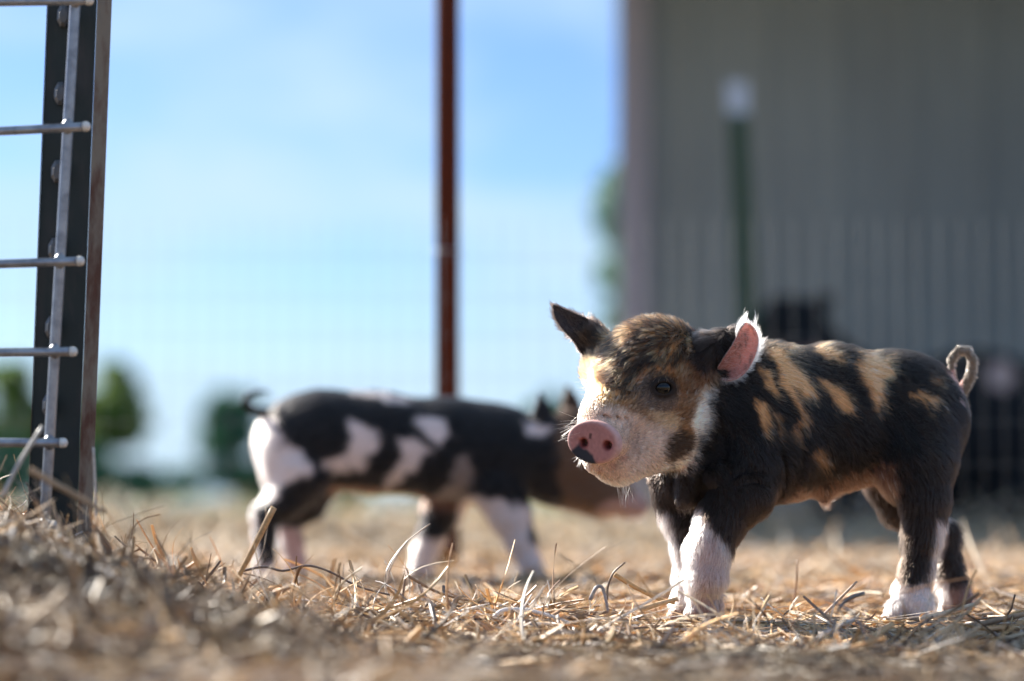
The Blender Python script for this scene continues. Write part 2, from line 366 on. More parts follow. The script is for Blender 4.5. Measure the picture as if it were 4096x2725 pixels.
def ground():
    ys = np.concatenate([np.linspace(-3, .7, 12), np.arange(.75, 3, .02), np.geomspace(3.02, 600, 60)])
    xs = np.concatenate([-np.geomspace(400, 1.3, 26), np.arange(-1.25, 1.26, .025), np.geomspace(1.3, 400, 26)])
    X, Y = np.meshgrid(xs, ys); Z = G(X, Y); V = np.stack([X, Y, Z], -1).reshape(-1, 3); nx = len(xs)
    i, j = np.meshgrid(np.arange(len(ys) - 1), np.arange(nx - 1), indexing='ij'); a = (i * nx + j).ravel()
    Q = np.stack([a, a + 1, a + nx + 1, a + nx], 1)
    m = bpy.data.materials.new('straw_covered_soil'); m.use_nodes = True; N = m.node_tree.nodes; L = m.node_tree.links; b = N['Principled BSDF']; b.inputs['Roughness'].default_value = .9; b.inputs['Specular IOR Level'].default_value = .1
    g = N.new('ShaderNodeNewGeometry'); n1 = N.new('ShaderNodeTexNoise'); n1.inputs['Scale'].default_value = 28; n1.inputs['Detail'].default_value = 8; n1.inputs['Roughness'].default_value = .7
    cr = N.new('ShaderNodeValToRGB'); e = cr.color_ramp.elements; e[0].position = .3; e[0].color = (.07, .045, .032, 1); e[1].position = .72; e[1].color = (.55, .42, .27, 1)
    k = cr.color_ramp.elements.new(.5); k.color = (.26, .18, .11, 1)
    n2 = N.new('ShaderNodeTexNoise'); n2.inputs['Scale'].default_value = 1.7; n2.inputs['Detail'].default_value = 4
    sp = N.new('ShaderNodeSeparateXYZ'); mr = N.new('ShaderNodeMapRange'); mr.inputs['From Min'].default_value = 7; mr.inputs['From Max'].default_value = 14
    gr = N.new('ShaderNodeMix'); gr.data_type = 'RGBA'; gr.inputs['B'].default_value = (.16, .19, .09, 1)
    g2 = N.new('ShaderNodeMix'); g2.data_type = 'RGBA'; g2.inputs['B'].default_value = (.25, .25, .17, 1)
    r2 = N.new('ShaderNodeMapRange'); r2.inputs['From Min'].default_value = .45; r2.inputs['From Max'].default_value = .75; r2.inputs['To Max'].default_value = .6
    L.new(g.outputs['Position'], n1.inputs['Vector']); L.new(g.outputs['Position'], n2.inputs['Vector']); L.new(n1.outputs['Fac'], cr.inputs[0])
    L.new(g.outputs['Position'], sp.inputs[0]); L.new(sp.outputs['Y'], mr.inputs['Value']); L.new(n2.outputs['Fac'], r2.inputs['Value'])
    L.new(cr.outputs[0], g2.inputs['A']); L.new(r2.outputs[0], g2.inputs['Factor']); L.new(g2.outputs['Result'], gr.inputs['A']); L.new(mr.outputs[0], gr.inputs['Factor']); L.new(gr.outputs['Result'], b.inputs['Base Color'])
    tag(mesh_np('ground', V, Q, m), kind='structure')
ground()

# ---- barn wall with a porch roof over it
DW = 8.6
def barn():
    base = PV(2500, 2000, DW); base.z = 0
    root = empty('barn', base, 'grey ribbed metal barn wall under a porch roof, filling the right half behind the piglets', 'barn')
    wallm = mat('grey_metal_siding', (.33, .365, .35), rough=.8, noise=(3.5, (.26, .285, .275), .35, .7, (1, 1, .3)))
    trimm = mat('corner_trim_paint', (.42, .39, .42), rough=.6)
    roofm = mat('roof_metal', (.05, .035, .022), rough=.8)
    x0 = base.x; y0 = base.y; H = 2.45
    # ribbed siding
    prof = []; x = x0 + .02
    while x < x0 + 9:
        prof += [(x, 0), (x + .20, 0), (x + .215, -.008), (x + .245, -.008), (x + .26, 0)]; x += .26
    p = np.array(prof); k = len(p)
    V = np.concatenate([np.c_[p[:, 0], y0 + p[:, 1], np.full(k, -.02)], np.c_[p[:, 0], y0 + p[:, 1], np.full(k, H)]])
    Q = np.array([(i, i + 1, k + i + 1, k + i) for i in range(k - 1)])
    mesh_np('wall', V, Q, wallm, root, smooth=False, origin=base)
    m = MB(); m.box((x0 + .02, y0 + .03, -.02), (x0 + 9, y0 + .2, H)); m.prism([(x0 + .06, y0 + .2, 0), (x0 + 9, y0 + .2, 0), (x0 + 9, y0 + 6, 0), (x0 + 1.2, y0 + 6, 0)], (0, 0, -.02), (0, 0, H)); m.build('side_wall', wallm, root, base)
    m = MB(); m.box((x0 - .02, y0 - .05, -.02), (x0 + .085, y0 + .06, H)); m.build('corner_trim', trimm, root, base)
    m = MB(); m.prism([(0, y0 - 1.9, H - .16), (0, y0 + 2.2, H + .18), (0, y0 + 2.2, H + .24), (0, y0 - 1.9, H - .10)], (x0 - 2.8, 0, 0), (x0 + 9.2, 0, 0));  # out-of-view roof, stretched past the corner and deepened to shade sow and wall
    m.box((x0 - 2.8, y0 - 1.96, H - .28), (x0 + 9.2, y0 - 1.91, H - .09)); m.build('stretched_porch_roof', roofm, root, base)
    for px_, py_ in ((x0 - 2.7, y0 - 1.8), (x0 - 2.7, y0 + .1)):
        m = MB(); m.box((px_, py_, -.02), (px_ + .1, py_ + .1, H - .19)); m.build('added_porch_post', trimm, root, base)  # unseen posts added to carry the stretched roof end
    m = MB(); m.box((x0 + 2.6, y0 - 1.88, -.02), (x0 + 2.7, y0 - .03, H - .17)); m.build('added_end_wall', wallm, root, base)  # unseen wall added to block sky light and darken the siding rightward
barn()

# ---- trees beyond
leafm = mat('leaf_green', (.10, .20, .06), rough=.6, noise=(1.2, (.30, .38, .10), .40, .66), transl=.5)  # green muted to mix distance haze into the leaf colour
leafd = mat('leaf_dark', (.045, .13, .11), rough=.6, noise=(1.2, (.08, .26, .08), .42, .68), transl=.25)  # haze mixed into this darker green too
barkm = mat('bark', (.10, .075, .055), rough=.9, noise=(20, (.05, .04, .03), .4, .6))
def tree(name, u, D, topv, widthpx, label, lm, group=None, base_v=None, nclump=22, trunk=True, crown0=.25, leaves=9000):
    s = D / F; bx = (u - 2048) * s; by = D; H = CAMZ + (2000 - topv) * s; wd = widthpx * s / 2
    gz = float(G(bx, by)); root = empty(name, (bx, by, gz), label, 'tree' if trunk else 'bush', group)
    rr = np.random.default_rng(int(u) + int(topv))
    if trunk:
        m = MB(); z = np.linspace(-.1, H * .8, 7); m.tube(np.c_[rr.normal(0, wd * .04, 7), rr.normal(0, wd * .04, 7), z], np.linspace(H * .035, H * .008, 7), 8)
        for i in range(7):
            a = rr.uniform(0, 6.28); z0 = H * rr.uniform(.25, .6); e = np.array([math.cos(a) * wd * .7, math.sin(a) * wd * .7, z0 + H * .22])
            m.tube(np.array([[0, 0, z0], e * np.array([.5, .5, 1]) - [0, 0, H * .1], e]), [H * .015, H * .01, H * .004], 6)
        m.build('trunk', barkm, root, smooth=True)
    # crown: leaf faces in clumps
    cc = []
    for i in range(nclump):
        t = rr.random(); a = rr.uniform(0, 6.28); rad = wd * math.sqrt(rr.random()) * (1.05 - .75 * t ** 1.6)
        cc.append((math.cos(a) * rad, math.sin(a) * rad, H * (crown0 + (.93 - crown0) * t), wd * rr.uniform(.26, .46)))
    cc = np.array(cc); n = int(leaves * 1.5); pk = rr.integers(0, nclump, n); dd = rr.normal(0, 1, (n, 3)); dd /= np.linalg.norm(dd, axis=1)[:, None]
    C = cc[pk, :3] + dd * (cc[pk, 3] * rr.random(n) ** .4)[:, None] * np.array([1, 1, .75]); C[:, 2] = np.clip(C[:, 2], .02, H)
    ls = wd * .075 * rr.uniform(.6, 1.5, n); a = rr.normal(0, 1, (n, 3)); a /= np.linalg.norm(a, axis=1)[:, None]; b = np.cross(a, rr.normal(0, 1, (n, 3))); b /= np.linalg.norm(b, axis=1)[:, None]
    a *= ls[:, None]; b *= ls[:, None] * .6
    V = np.stack([C - a, C + b, C + a, C - b], 1).reshape(-1, 3); Q = np.arange(n * 4).reshape(-1, 4)
    mesh_np('crown' if trunk else 'foliage', V, Q, lm, root, smooth=False)
tree('broadleaf_tree', 30, 62, 1420, 420, 'yellow-green leafy tree seen behind the wire panel at the left edge', leafm)
tree('broadleaf_tree', 440, 58, 1440, 360, 'green tree with sunlit crown just right of the near steel post', leafm, crown0=.3)
tree('broadleaf_tree', 930, 64, 1560, 380, 'dark blue-green round tree behind the rump of the spotted piglet', leafd, crown0=.15)
leafp = mat('leaf_pale', (.13, .24, .22), rough=.6, noise=(1.2, (.20, .32, .24), .42, .68), transl=.4)
tree('broadleaf_tree', 2700, 26, 230, 740, 'tree whose branch ends show past the corner of the barn', leafp, nclump=34, leaves=11000)
for i, (u, tv, wd, D, lm, lab) in enumerate([
        (-60, 1780, 420, 50, leafd, 'dark bush low behind the wire panel at the left edge'),
        (330, 1800, 420, 52, leafd, 'low green bush behind the foot of the near steel post'),
        (560, 1850, 260, 55, leafd, 'small bush between the steel post and the sky gap'),
        (1180, 1780, 520, 66, leafd, 'broad dark bush hidden partly by the rump of the spotted piglet'),
        (2230, 1560, 420, 60, leafd, 'pale green bush behind the two piglets\' heads')]):
    tree('bush', u, D, tv, wd, lab, lm, group='bushes along the far edge of the yard', trunk=False, crown0=.1, nclump=16, leaves=5000)

# ---- rust brown fence post, mesh fence, far steel post
def rust_post():
    D = 3.0; b = P(1790, 2000, D); gz = float(G(b[0], b[1]))
    root = empty('steel_post', (b[0], b[1], gz), 'rust brown round steel post behind the spotted piglet', 'post')
    top = P(1783, -500, D) - b
    m = MB(); m.tube([[0, 0, -.1], [top[0], top[1] * 0, 1.35]], .0150, 20); m.build('pole', M_rust, root, smooth=True)
    m = MB(); m.tube([[top[0], 0, 1.35], [top[0], 0, 1.362], [top[0], 0, 1.37]], [.0175, .0175, .010], 20); m.build('cap', M_rust, root, smooth=True)
    for z in (.12, .40): 
        m = MB(); a = np.linspace(0, 2 * math.pi, 25); m.tube(np.c_[np.cos(a) * .0165, np.sin(a) * .0165, np.full(25, z)], .0012, 6); m.build('tie_wire', M_galv, root, smooth=True)
rust_post()
def mesh_fence():
    m = MB(); y0 = 2.94; H = .43; base = (-.9, y0, 0); x = -.9
    i = 0
    while x < 1.05:
        m.tube([[x, y0, -.02], [x + .002 * math.sin(i), y0 + .004 * math.sin(i * .7), H]], .00024, 4); x += .0254; i += 1
    z = .03
    while z <= H: m.tube([[-.9, y0 + .0014, z], [0, y0 + .0014, z + .004 * math.sin(z * 30)], [1.05, y0 + .0014, z]], .00024, 4); z += .0508
    root = empty('wire_fence', base, 'low thin welded wire fence strung behind the piglets past the rusty post', 'fence')
    m.build('wire_mesh', M_wire, root, base, smooth=True)
mesh_fence()
def far_post():
    D = 6.0; b = P(3030, 2000, D); gz = float(G(b[0], b[1])); t = P(2958, 310, D) - b; tw = P(2962, 440, D) - b
    root = empty('fence_post', (b[0], b[1], gz), 'dark green steel post with a white top standing before the barn wall', 'post')
    gm = mat('faded_green_paint', (.045, .075, .048), rough=.8, spec=.2); wm = mat('white_tip_paint', (.46, .50, .56), rough=.6)
    b0 = np.array([0, 0, -gz + CAMZ * 0])
    def tee(A, B, name, mt):
        m = MB(); w_, q = .026, .005
        for poly in ([(-w_, 0, 0), (w_, 0, 0), (w_, q, 0), (-w_, q, 0)], [(-q / 2, q, 0), (q / 2, q, 0), (q / 2, .05, 0), (-q / 2, .05, 0)]):
            m.prism(poly, A, B)
        m.build(name, mt, root)
    k = CAMZ - gz
    tee(np.array([0, 0, -.1]), np.array([tw[0], 0, tw[2] + k]), 'shaft', gm); tee(np.array([tw[0], 0, tw[2] + k + .0005]), np.array([t[0], 0, t[2] + k]), 'painted_tip', wm)
far_post()

# ---- near steel T-post with studs, and the wire panel beside it
def near_post():
    D = 1.63
    base = P(240, 2240, D); root = empty('studded_post', base, 'dark green studded steel post with a rusty flange, standing at the left in the straw', 'post')
    T0, B0 = np.array([192., 0]), np.array([106., 2240])      # left edge of the face, top and bottom
    def ln(off, v): return 192 - 86 * v / 2240 + off
    def pt(off, v, dd): return P(ln(off, v), v, D + dd) - base
    def plate(a, b, name, mt, th=.0028):
        va, vb = -420, 2240
        m = MB()
        q = [pt(*a[:1], va, a[1]), pt(*b[:1], va, b[1]), pt(*b[:1], va, b[1] + th), pt(*a[:1], va, a[1] + th)]
        q2 = [pt(*a[:1], vb, a[1]), pt(*b[:1], vb, b[1]), pt(*b[:1], vb, b[1] + th), pt(*a[:1], vb, a[1] + th)]
        V = np.array(q + q2); m.add(V, [(0, 1, 5, 4), (1, 2, 6, 5), (2, 3, 7, 6), (3, 0, 4, 7), (3, 2, 1, 0), (4, 5, 6, 7)])
        return m.build(name, mt, root)
    plate((0, .006), (196, 0), 'face', M_postgreen)
    plate((197, -.0005), (256, .010), 'flange', M_postedge)
    plate((-4, .0045), (-.5, .0055), 'edge_lip', M_postedge, .004)
    for i in range(8):
        v = -250 + i * 312; m = MB(); c = [pt(60, v, .003)]
        pr = [(0, .011, .0072), (1, .0075, .0070), (2, .003, .0050), (3, .001, .0030)]
        a0 = pt(58, v - 52, 0); a1 = pt(58, v + 52, 0)
        V = []; n = 8
        for zoff, r in ((.004, 1.0), (-.003, .95), (-.0065, .6)):
            for k in range(n):
                th = 2 * math.pi * k / n + math.pi / 8; V.append(pt(63 + 27 * r * math.cos(th), v + 50 * r * math.sin(th), zoff))
        V.append(pt(63, v, -.007)); Q = [(l * n + k, l * n + (k + 1) % n, (l + 1) * n + (k + 1) % n, (l + 1) * n + k) for l in range(2) for k in range(n)]
        Tt = [(3 * n, 2 * n + k, 2 * n + (k + 1) % n) for k in range(n)]
        m.add(V, Q, Tt); m.build('stud', M_studs, root, smooth=False)
near_post()
def panel():
    D = 1.60; base = P(180, 2240, D); root = empty('livestock_fence', base, 'galvanized livestock panel whose rod ends cross the studded post', 'fence panel')
    def vx(v): return 302 - 122 * v / 2080
    m = MB(); m.tube([P(vx(v), v, D) - base for v in np.linspace(-420, 2240, 12)], .0036, 16); m.build('vertical_wire', M_galv, root, smooth=True)
    for (v0, v1, ue) in ((8, 0, 345), (525, 505, 332), (1056, 1043, 308), (1411, 1405, 280), (1771, 1770, 240), (2095, 2100, 205)):
        uu = np.linspace(-1400, ue, 10); m = MB(); pts = [P(u_, v1 + (v0 - v1) * (ue - u_) / ue + 2 * math.sin(u_ / 190), D - .0066) - base for u_ in uu]
        m.tube(pts, .0030, 16); wc = P(vx(v1), v1, D - .0036) - base; m.tube([wc + np.array([0, 0, q]) for q in (-.0052, -.004, -.0015, .0015, .004, .0052)], [.0006, .0026, .0042, .0042, .0026, .0006], 10); o = m.build('horizontal_wire', M_galv, root, smooth=True)
        e = pts[-1]; d = (pts[-1] - pts[-2]); d /= np.linalg.norm(d)
        m = MB(); m.tube([e + d * t for t in (.0001, .0025, .0042, .005)], [.0033, .0034, .0026, .0010], 14); m.build('cut_end', M_tip, o, smooth=True)
    for uo in (-650, -1250):
        m = MB(); m.tube([P(vx(v) + uo, v, D) - base for v in np.linspace(-420, 2240, 12)], .0036, 12); m.build('vertical_wire', M_galv, root, smooth=True)
panel()

# ================================================================== PIGLET (front)
D1 = 1.755
def nrm(a): a = np.array(a, float); return a / np.linalg.norm(a)
def front_piglet():
    f = Field((2180, 1200, -480), (3960, 2540, 820), 5.5)
    # trunk
    f.ell((3080, 1690, 150), (300, 318, 250), 60); f.ell((3320, 1664, 250), (290, 286, 236), 60); f.ell((3560, 1648, 350), (290, 238, 212), 60)
    f.ell((3600, 1690, 340), (262, 250, 215), 60)
    f.cone((3300, 1940, 250), 62, (3297, 1995, 250), 22, 50); f.cone((3180, 1900, 210), 80, (3420, 1880, 290), 60, 60)
    # neck, chest
    f.cone((2720, 1580, 60), 215, (2990, 1680, 140), 285, 60); f.ell((2850, 1840, 50), (175, 190, 150), 50)
    # near foreleg
    f.ell((3010, 1790, -20), (160, 215, 120), 50)
    f.chain([(3010, 1830, -30, 135), (2972, 1960, -60, 122), (2885, 2080, -90, 93), (2836, 2200, -110, 84), (2822, 2300, -112, 78), (2812, 2375, -92, 54), (2810, 2420, -88, 44)], 26)
    f.chain([(2790, 2414, -105, 34), (2772, 2452, -116, 25), (2768, 2470, -118, 20)], 7); f.chain([(2832, 2414, -105, 34), (2842, 2452, -112, 25), (2842, 2472, -114, 20)], 7); f.cone((2868, 2390, -60), 22, (2876, 2436, -62), 12, 12)
    # far foreleg
    f.chain([(2800, 1850, 160, 140), (2712, 1975, 130, 84), (2728, 2070, 110, 78), (2742, 2180, 100, 52), (2740, 2300, 95, 36), (2736, 2400, 90, 40), (2732, 2440, 80, 40)], 26)
    f.chain([(2718, 2432, 70, 28), (2700, 2474, 60, 21)], 7); f.chain([(2754, 2432, 70, 28), (2764, 2478, 60, 21)], 7)
    f.cone((2640, 1900, 90), 52, (2690, 2030, 95), 52, 40); f.ell((2760, 1900, 60), (140, 140, 120), 40)
    # skin folds under the neck
    f.cone((2770, 1850, -80), 50, (2740, 1985, -40), 34, 26); f.cone((2880, 1890, -100), 60, (2960, 1900, -130), 46, 20)
    # near hind leg
    f.ell((3650, 1790, 235), (180, 240, 150), 50)
    f.chain([(3675, 1860, 190, 150), (3695, 1990, 170, 101), (3697, 2090, 165, 78), (3690, 2150, 165, 72), (3670, 2270, 160, 58), (3650, 2350, 150, 60), (3632, 2420, 140, 64)], 26)
    f.chain([(3600, 2425, 110, 42), (3562, 2476, 90, 27), (3556, 2490, 88, 22)], 8); f.chain([(3672, 2425, 100, 42), (3674, 2482, 80, 28), (3674, 2498, 78, 22)], 8); f.cone((3710, 2390, 170), 22, (3722, 2440, 172), 13, 12)
    # far hind leg
    f.ell((3600, 1830, 500), (170, 230, 120), 50)
    f.chain([(3580, 1900, 520, 130), (3600, 2020, 520, 84), (3700, 2090, 525, 70), (3778, 2140, 530, 58), (3790, 2260, 520, 54), (3812, 2350, 505, 58), (3828, 2395, 495, 56)], 26)
    f.chain([(3800, 2400, 480, 38), (3785, 2452, 470, 24)], 12); f.chain([(3852, 2400, 480, 38), (3862, 2452, 470, 24)], 12)
    # tail
    tl = [(3812, 1610, 430), (3852, 1556, 452), (3884, 1500, 440), (3890, 1440, 425), (3868, 1405, 412), (3835, 1402, 400), (3806, 1436, 396), (3803, 1492, 404), (3826, 1552, 414), (3850, 1606, 422)]
    tr = [33, 23, 19, 18, 17, 16, 15, 13, 10, 5]
    f.chain([(*p, r) for p, r in zip(tl, tr)], 8)
    # ---- head
    fx = nrm((-110, 225, -215)); rt = nrm((.87, .03, -.49)); up = np.cross(fx, rt)
    if up[1] > 0: up = -up
    f.ell((2620, 1510, -30), (225, 226, 220), 60)
    f.ell((2700, 1600, -40), (165, 195, 150), 60)
    f.ell((2462, 1490, 30), (122, 110, 110), 50)
    f.cone((2545, 1588, -105), 200, (2440, 1692, -240), 122, 40); f.cone((2440, 1692, -220), 124, (2424, 1722, -250), 108, 30)
    f.cone((2670, 1715, -60), 158, (2470, 1838, -220), 98, 46); f.cone((2480, 1835, -215), 96, (2392, 1836, -262), 62, 30)
    f.ell((2725, 1670, -100), (118, 142, 112), 50)
    f.ell((2672, 1492, -170), (70, 34, 50), 30); f.ell((2655, 1622, -190), (80, 40, 50), 36)         # brow, cheekbone
    # snout disc
    dn = nrm((-.50, .13, -.86)); dr = nrm(np.cross(dn, (0, -1, 0))); 
    if dr[0] < 0: dr = -dr
    dr = nrm(dr + np.array([0, .10, 0])); du = np.cross(dn, dr); du = du if du[1] < 0 else -du
    dc = np.array([2380., 1768., -372.]); dax = (dr, du, dn)
    f.disc(dc - dn * 62, dax, 108, 84, 50, 24, 16)
    f.disc(dc, dax, 122, 88, 20, 13, 8)
    for s_, t_ in ((-1, 1), (1, 1)):
        c = dc + dr * (54 * s_ + 12) + du * -6; f.cone(c + dn * 26, 17, c - dn * 46 + dr * 6 * s_, 13, 9, sub=True); f.cone(c + dn * 22 + dr * 10 * s_, 10, c + dn * 22 + dr * 24 * s_ + du * 8, 6, 8, sub=True)
    for kk, (off, r_) in enumerate(((52, 112), (80, 118), (106, 126))):                              # wrinkles over the snout
        a = np.linspace(.15, 2.1, 9)
        pts = [dc - dn * off + dr * (r_ + 2) * math.cos(t) + du * (r_ - 12) * math.sin(t) for t in a]
        for p, q in zip(pts[:-1], pts[1:]): f.cone(p, 6.5, q, 6.5, 8, sub=True)
    # mouth line and lip
    ml = [(2300, 1862, -330), (2345, 1884, -345), (2400, 1880, -350), (2450, 1862, -345), (2495, 1832, -335), (2525, 1800, -310)]
    for p, q in zip(ml[:-1], ml[1:]): f.cone(p, 7, q, 7, 7, sub=True)
    # eye socket and lids
    i_, j_ = int(round((2652 - f.lo[0]) / f.h)), int(round((1552 - f.lo[1]) / f.h)); zs = f.lo[2] + f.h * np.argmax(f.d[i_, j_] < 0)
    ec = np.array([2652., 1552., zs + 6.]); print('EYE', zs)
    en = nrm((.30, .02, -.95)); er = nrm(np.cross(en, (0, -1, 0))); er = er if er[0] > 0 else -er; eu = np.cross(en, er); eu = eu if eu[1] < 0 else -eu
    f.ell(ec + en * 6, (46, 35, 30), 8, (er, eu, en), sub=True)
    for aa, rr_, lift in ((np.linspace(.05, math.pi - .05, 12), 7.5, 5), (np.linspace(math.pi + .1, 2 * math.pi - .1, 12), 6, -1)):
        pts = [ec + er * 42 * math.cos(t) + eu * (31 if lift > 0 else 27) * math.sin(t) + en * (10 + lift - 8 * abs(math.cos(t)) ** 2) for t in aa]
        for p, q in zip(pts[:-1], pts[1:]): f.cone(p, rr_, q, rr_, 7)
    for aa, ra_ in ((np.linspace(.3, math.pi - .3, 9), (60, 48)), (np.linspace(math.pi + .3, 2 * math.pi - .4, 9), (58, 46))):
        pts = [ec + er * ra_[0] * math.cos(t) + eu * ra_[1] * math.sin(t) + en * 12 for t in aa]
        for p, q in zip(pts[:-1], pts[1:]): f.cone(p, 3.5, q, 3.5, 7, sub=True)
    # near ear root (dark rolled front edge)
    f.chain([(2780, 1440, -70, 80), (2850, 1392, -86, 56), (2905, 1354, -96, 38), (2945, 1330, -100, 24)], 24)
    f.chain([(2820, 1490, -50, 60), (2860, 1500, -70, 30)], 26)
    f.cone((2420, 1400, 40), 66, (2372, 1350, 40), 46, 26)
    # skin creases at the shoulder, elbow, neck and flank
    def surf(x, y):
        i, j = int(round((x - f.lo[0]) / f.h)), int(round((y - f.lo[1]) / f.h)); col = f.d[i, j] < 0
        return f.lo[2] + f.h * np.argmax(col) if col.any() else None
    for ln_, r_ in (([(2872, 1640), (2896, 1740), (2884, 1850)], 11), ([(2925, 1700), (2950, 1800), (2930, 1880)], 8), ([(2930, 1905), (2990, 1880), (3060, 1888)], 10), ([(2950, 1945), (3010, 1925), (3070, 1940)], 8),
                     ([(3125, 1800), (3140, 1900), (3118, 1985)], 13), ([(3440, 1905), (3500, 1868), (3570, 1890)], 11), ([(3190, 1700), (3210, 1820), (3200, 1900)], 7), ([(2790, 1860), (2850, 1840), (2900, 1850)], 9)):
        P3 = [(x_, y_, surf(x_, y_)) for x_, y_ in ln_]
        P3 = [p for p in P3 if p[2] is not None]
        for p, q in zip(P3[:-1], P3[1:]): f.cone(p, r_, q, r_, 16, sub=True)
    V, Q = f.mesh(); N = vnormals(V, Q)
    nb = len(V)
    # ---- ears as thin leaves joined to the body
    Lr = [(2872, 1470, -128), (2900, 1424, -146), (2928, 1385, -158), (2944, 1352, -164), (2958, 1316, -164), (2984, 1291, -150)]
    Rr = [(2878, 1518, -120), (2925, 1530, -128), (2978, 1500, -128), (3010, 1452, -124), (3032, 1396, -118), (3036, 1342, -118), (3014, 1304, -128), (2990, 1291, -138)]
    V1, Q1, s1, G1, n1 = patch(Lr, Rr, 46, 7)
    Ll = [(2352, 1440, 40), (2312, 1400, 30), (2292, 1358, 26), (2252, 1322, 24), (2217, 1268, 24), (2213, 1224, 28)]
    Rl = [(2432, 1335, 40), (2410, 1308, 30), (2350, 1275, 26), (2272, 1243, 24), (2235, 1226, 24), (2217, 1221, 28)]
    V2, Q2, s2, G2, n2 = patch(Ll, Rl, 26, 8)

    def coat(X, Nn, warp=True):
        x, y, z = X[:, 0].copy(), X[:, 1].copy(), X[:, 2]
        n1_ = (fbm(x / 30, y / 60, z / 60) - .5); n2_ = (fbm(x / 60 + 7, y / 22 + 3, z / 60) - .5)
        al = x * .6 + y * .8; ac = y * .6 - x * .8; ds = (fbm(ac / 13, al / 120, z / 60) - .5) * 120 * (1 - sstep(1950, 2100, y)); xw = x + n1_ * 30 + ds * .6; yw = y + n2_ * 34 + ds * .8
        al0 = x * .6 + y * .8; ac0 = y * .6 - x * .8
        blk = np.array((.012, .0105, .011)); c = np.tile(blk, (len(x), 1)); bs = fbm(ac0 / 10, al0 / 90, z / 60); c = c + (np.array((.060, .036, .024)) - c) * (sstep(.45, .8, bs) * .6)[:, None]  # brown mottle plus painted sheen streaks over the black
        c = c + (np.array((.034, .021, .015)) - c) * (sstep(1750, 2050, y) * .7)[:, None]
        tan = (.76, .38, .16)
        Z3 = lambda p: zp(p, 2900, 1300, 1.96)
        bp = [([(300, 170), (420, 190), (520, 260), (600, 370), (690, 470), (700, 540), (620, 560), (560, 500), (600, 640), (640, 740), (560, 640), (490, 540), (450, 440), (420, 330)], 1),
              ([(430, 135), (520, 145), (600, 190), (520, 195)], .8), ([(680, 185), (800, 180), (880, 220), (945, 295), (880, 275), (790, 245)], .9),
              ([(1000, 200), (1150, 220), (1290, 290), (1310, 370), (1240, 430), (1220, 600), (1190, 690), (1150, 560), (1060, 370), (1010, 280), (1090, 290), (1080, 240)], .95),
              ([(720, 430), (850, 470), (940, 530), (990, 620), (1000, 710), (900, 650), (830, 550), (780, 500)], .95), ([(1460, 560), (1560, 540), (1680, 570), (1700, 620), (1560, 610), (1470, 600)], .75),
              ([(245, 580), (300, 590), (335, 700), (325, 860), (280, 800), (250, 690)], 1), ([(255, 300), (350, 370), (400, 470), (415, 570), (340, 500), (315, 410)], .85),
              ([(540, 800), (620, 730), (650, 800), (600, 850), (540, 870)], .7), ([(690, 1020), (780, 990), (830, 1050), (760, 1095), (700, 1060)], .4), ([(390, 700), (430, 720), (430, 830), (400, 830)], .35), ([(1620, 400), (1690, 430), (1690, 470), (1640, 440)], .4)]
        for p, a in bp: c = paint(c, Z3(p), xw, yw, tan, 13, a)
        c = paint(c, Z3([(400, 1335), (800, 1270), (1100, 1140), (1330, 1090), (1360, 1340), (1100, 1400), (800, 1500), (560, 1420)]), xw, yw, (.17, .09, .062), 16)
        # legs
        white = (.70, .60, .57)
        leg = [(2600, 2070), (2690, 2040), (2795, 2030), (2836, 2110), (2872, 2155), (2925, 2220), (2960, 2235), (2960, 2560), (2600, 2560)]
        far = z > 20
        w1 = paint(np.zeros((len(x), 3)), leg, xw, yw, (1, 1, 1), 14)[:, 0]; w1 = np.where(far & (x < 2810) & (y < 2200), w1 * (1 - sstep(2690, 2730, x + (2200 - y) * .3)) , w1)
        c = c + (np.array(white) - c) * w1[:, None]
        c = np.where((~far)[:, None], paint(c, [(2785, 2120), (2860, 2160), (2930, 2300), (2900, 2480), (2790, 2480), (2768, 2300)], xw, yw, (.46, .30, .27), 22, .8), c)  # pink-grey shading painted onto the near foreleg's camera side
        c = np.where((w1 > .5)[:, None], c * (.72 + .5 * fbm(x / 16, y / 40, z / 16))[:, None] * (1 - np.array((.10, .2, .28)) * sstep(2330, 2450, y)[:, None] * fbm(x / 12, y / 12, z / 12)[:, None] * 1.6), c)
        c = paint(c, [(3500, 2350), (3590, 2330), (3640, 2345), (3720, 2330), (3780, 2350), (3745, 2560), (3480, 2560)], xw, yw, (.76, .62, .58), 16)
        c = paint(c, [(3500, 2335), (3600, 2325), (3612, 2420), (3570, 2560), (3480, 2560)], xw, yw, white, 12)
        c = paint(c, [(3746, 2070), (3795, 2080), (3785, 2170), (3738, 2300), (3722, 2300), (3748, 2170)], xw, yw, (.68, .52, .46), 12, .9)
        c = paint(c, [(3540, 2060), (3640, 2060), (3650, 2310), (3540, 2315)], xw, yw, (.035, .024, .018), 12)
        fr = z > 380
        cf = paint(c, [(3740, 2330), (3800, 2340), (3820, 2560), (3720, 2560)], xw, yw, white, 10); cf = paint(cf, [(3800, 2360), (3920, 2330), (3920, 2560), (3810, 2560)], xw, yw, (.30, .17, .14), 16, .8)
        cf = np.where(((y < 2300) & (x < 3700) & (y > 1950))[:, None], np.array((.040, .026, .020)) + c * 0, cf)
        c = np.where((fr & (y > 1950))[:, None], cf, c)
        # tail
        dt = np.full(len(x), 1e9); 
        tm = (x > 3785) & (y < 1640) & (sstep(0, 1, x - 3785) > 0) & (((x - 3600) ** 2 / 262 ** 2 + (y - 1690) ** 2 / 250 ** 2) > 1.12)
        c = np.where(tm[:, None], np.array((.20, .15, .11)), c); c = np.where((tm & (x < 3850) & (y > 1480))[:, None], np.array((.68, .34, .30)), c)
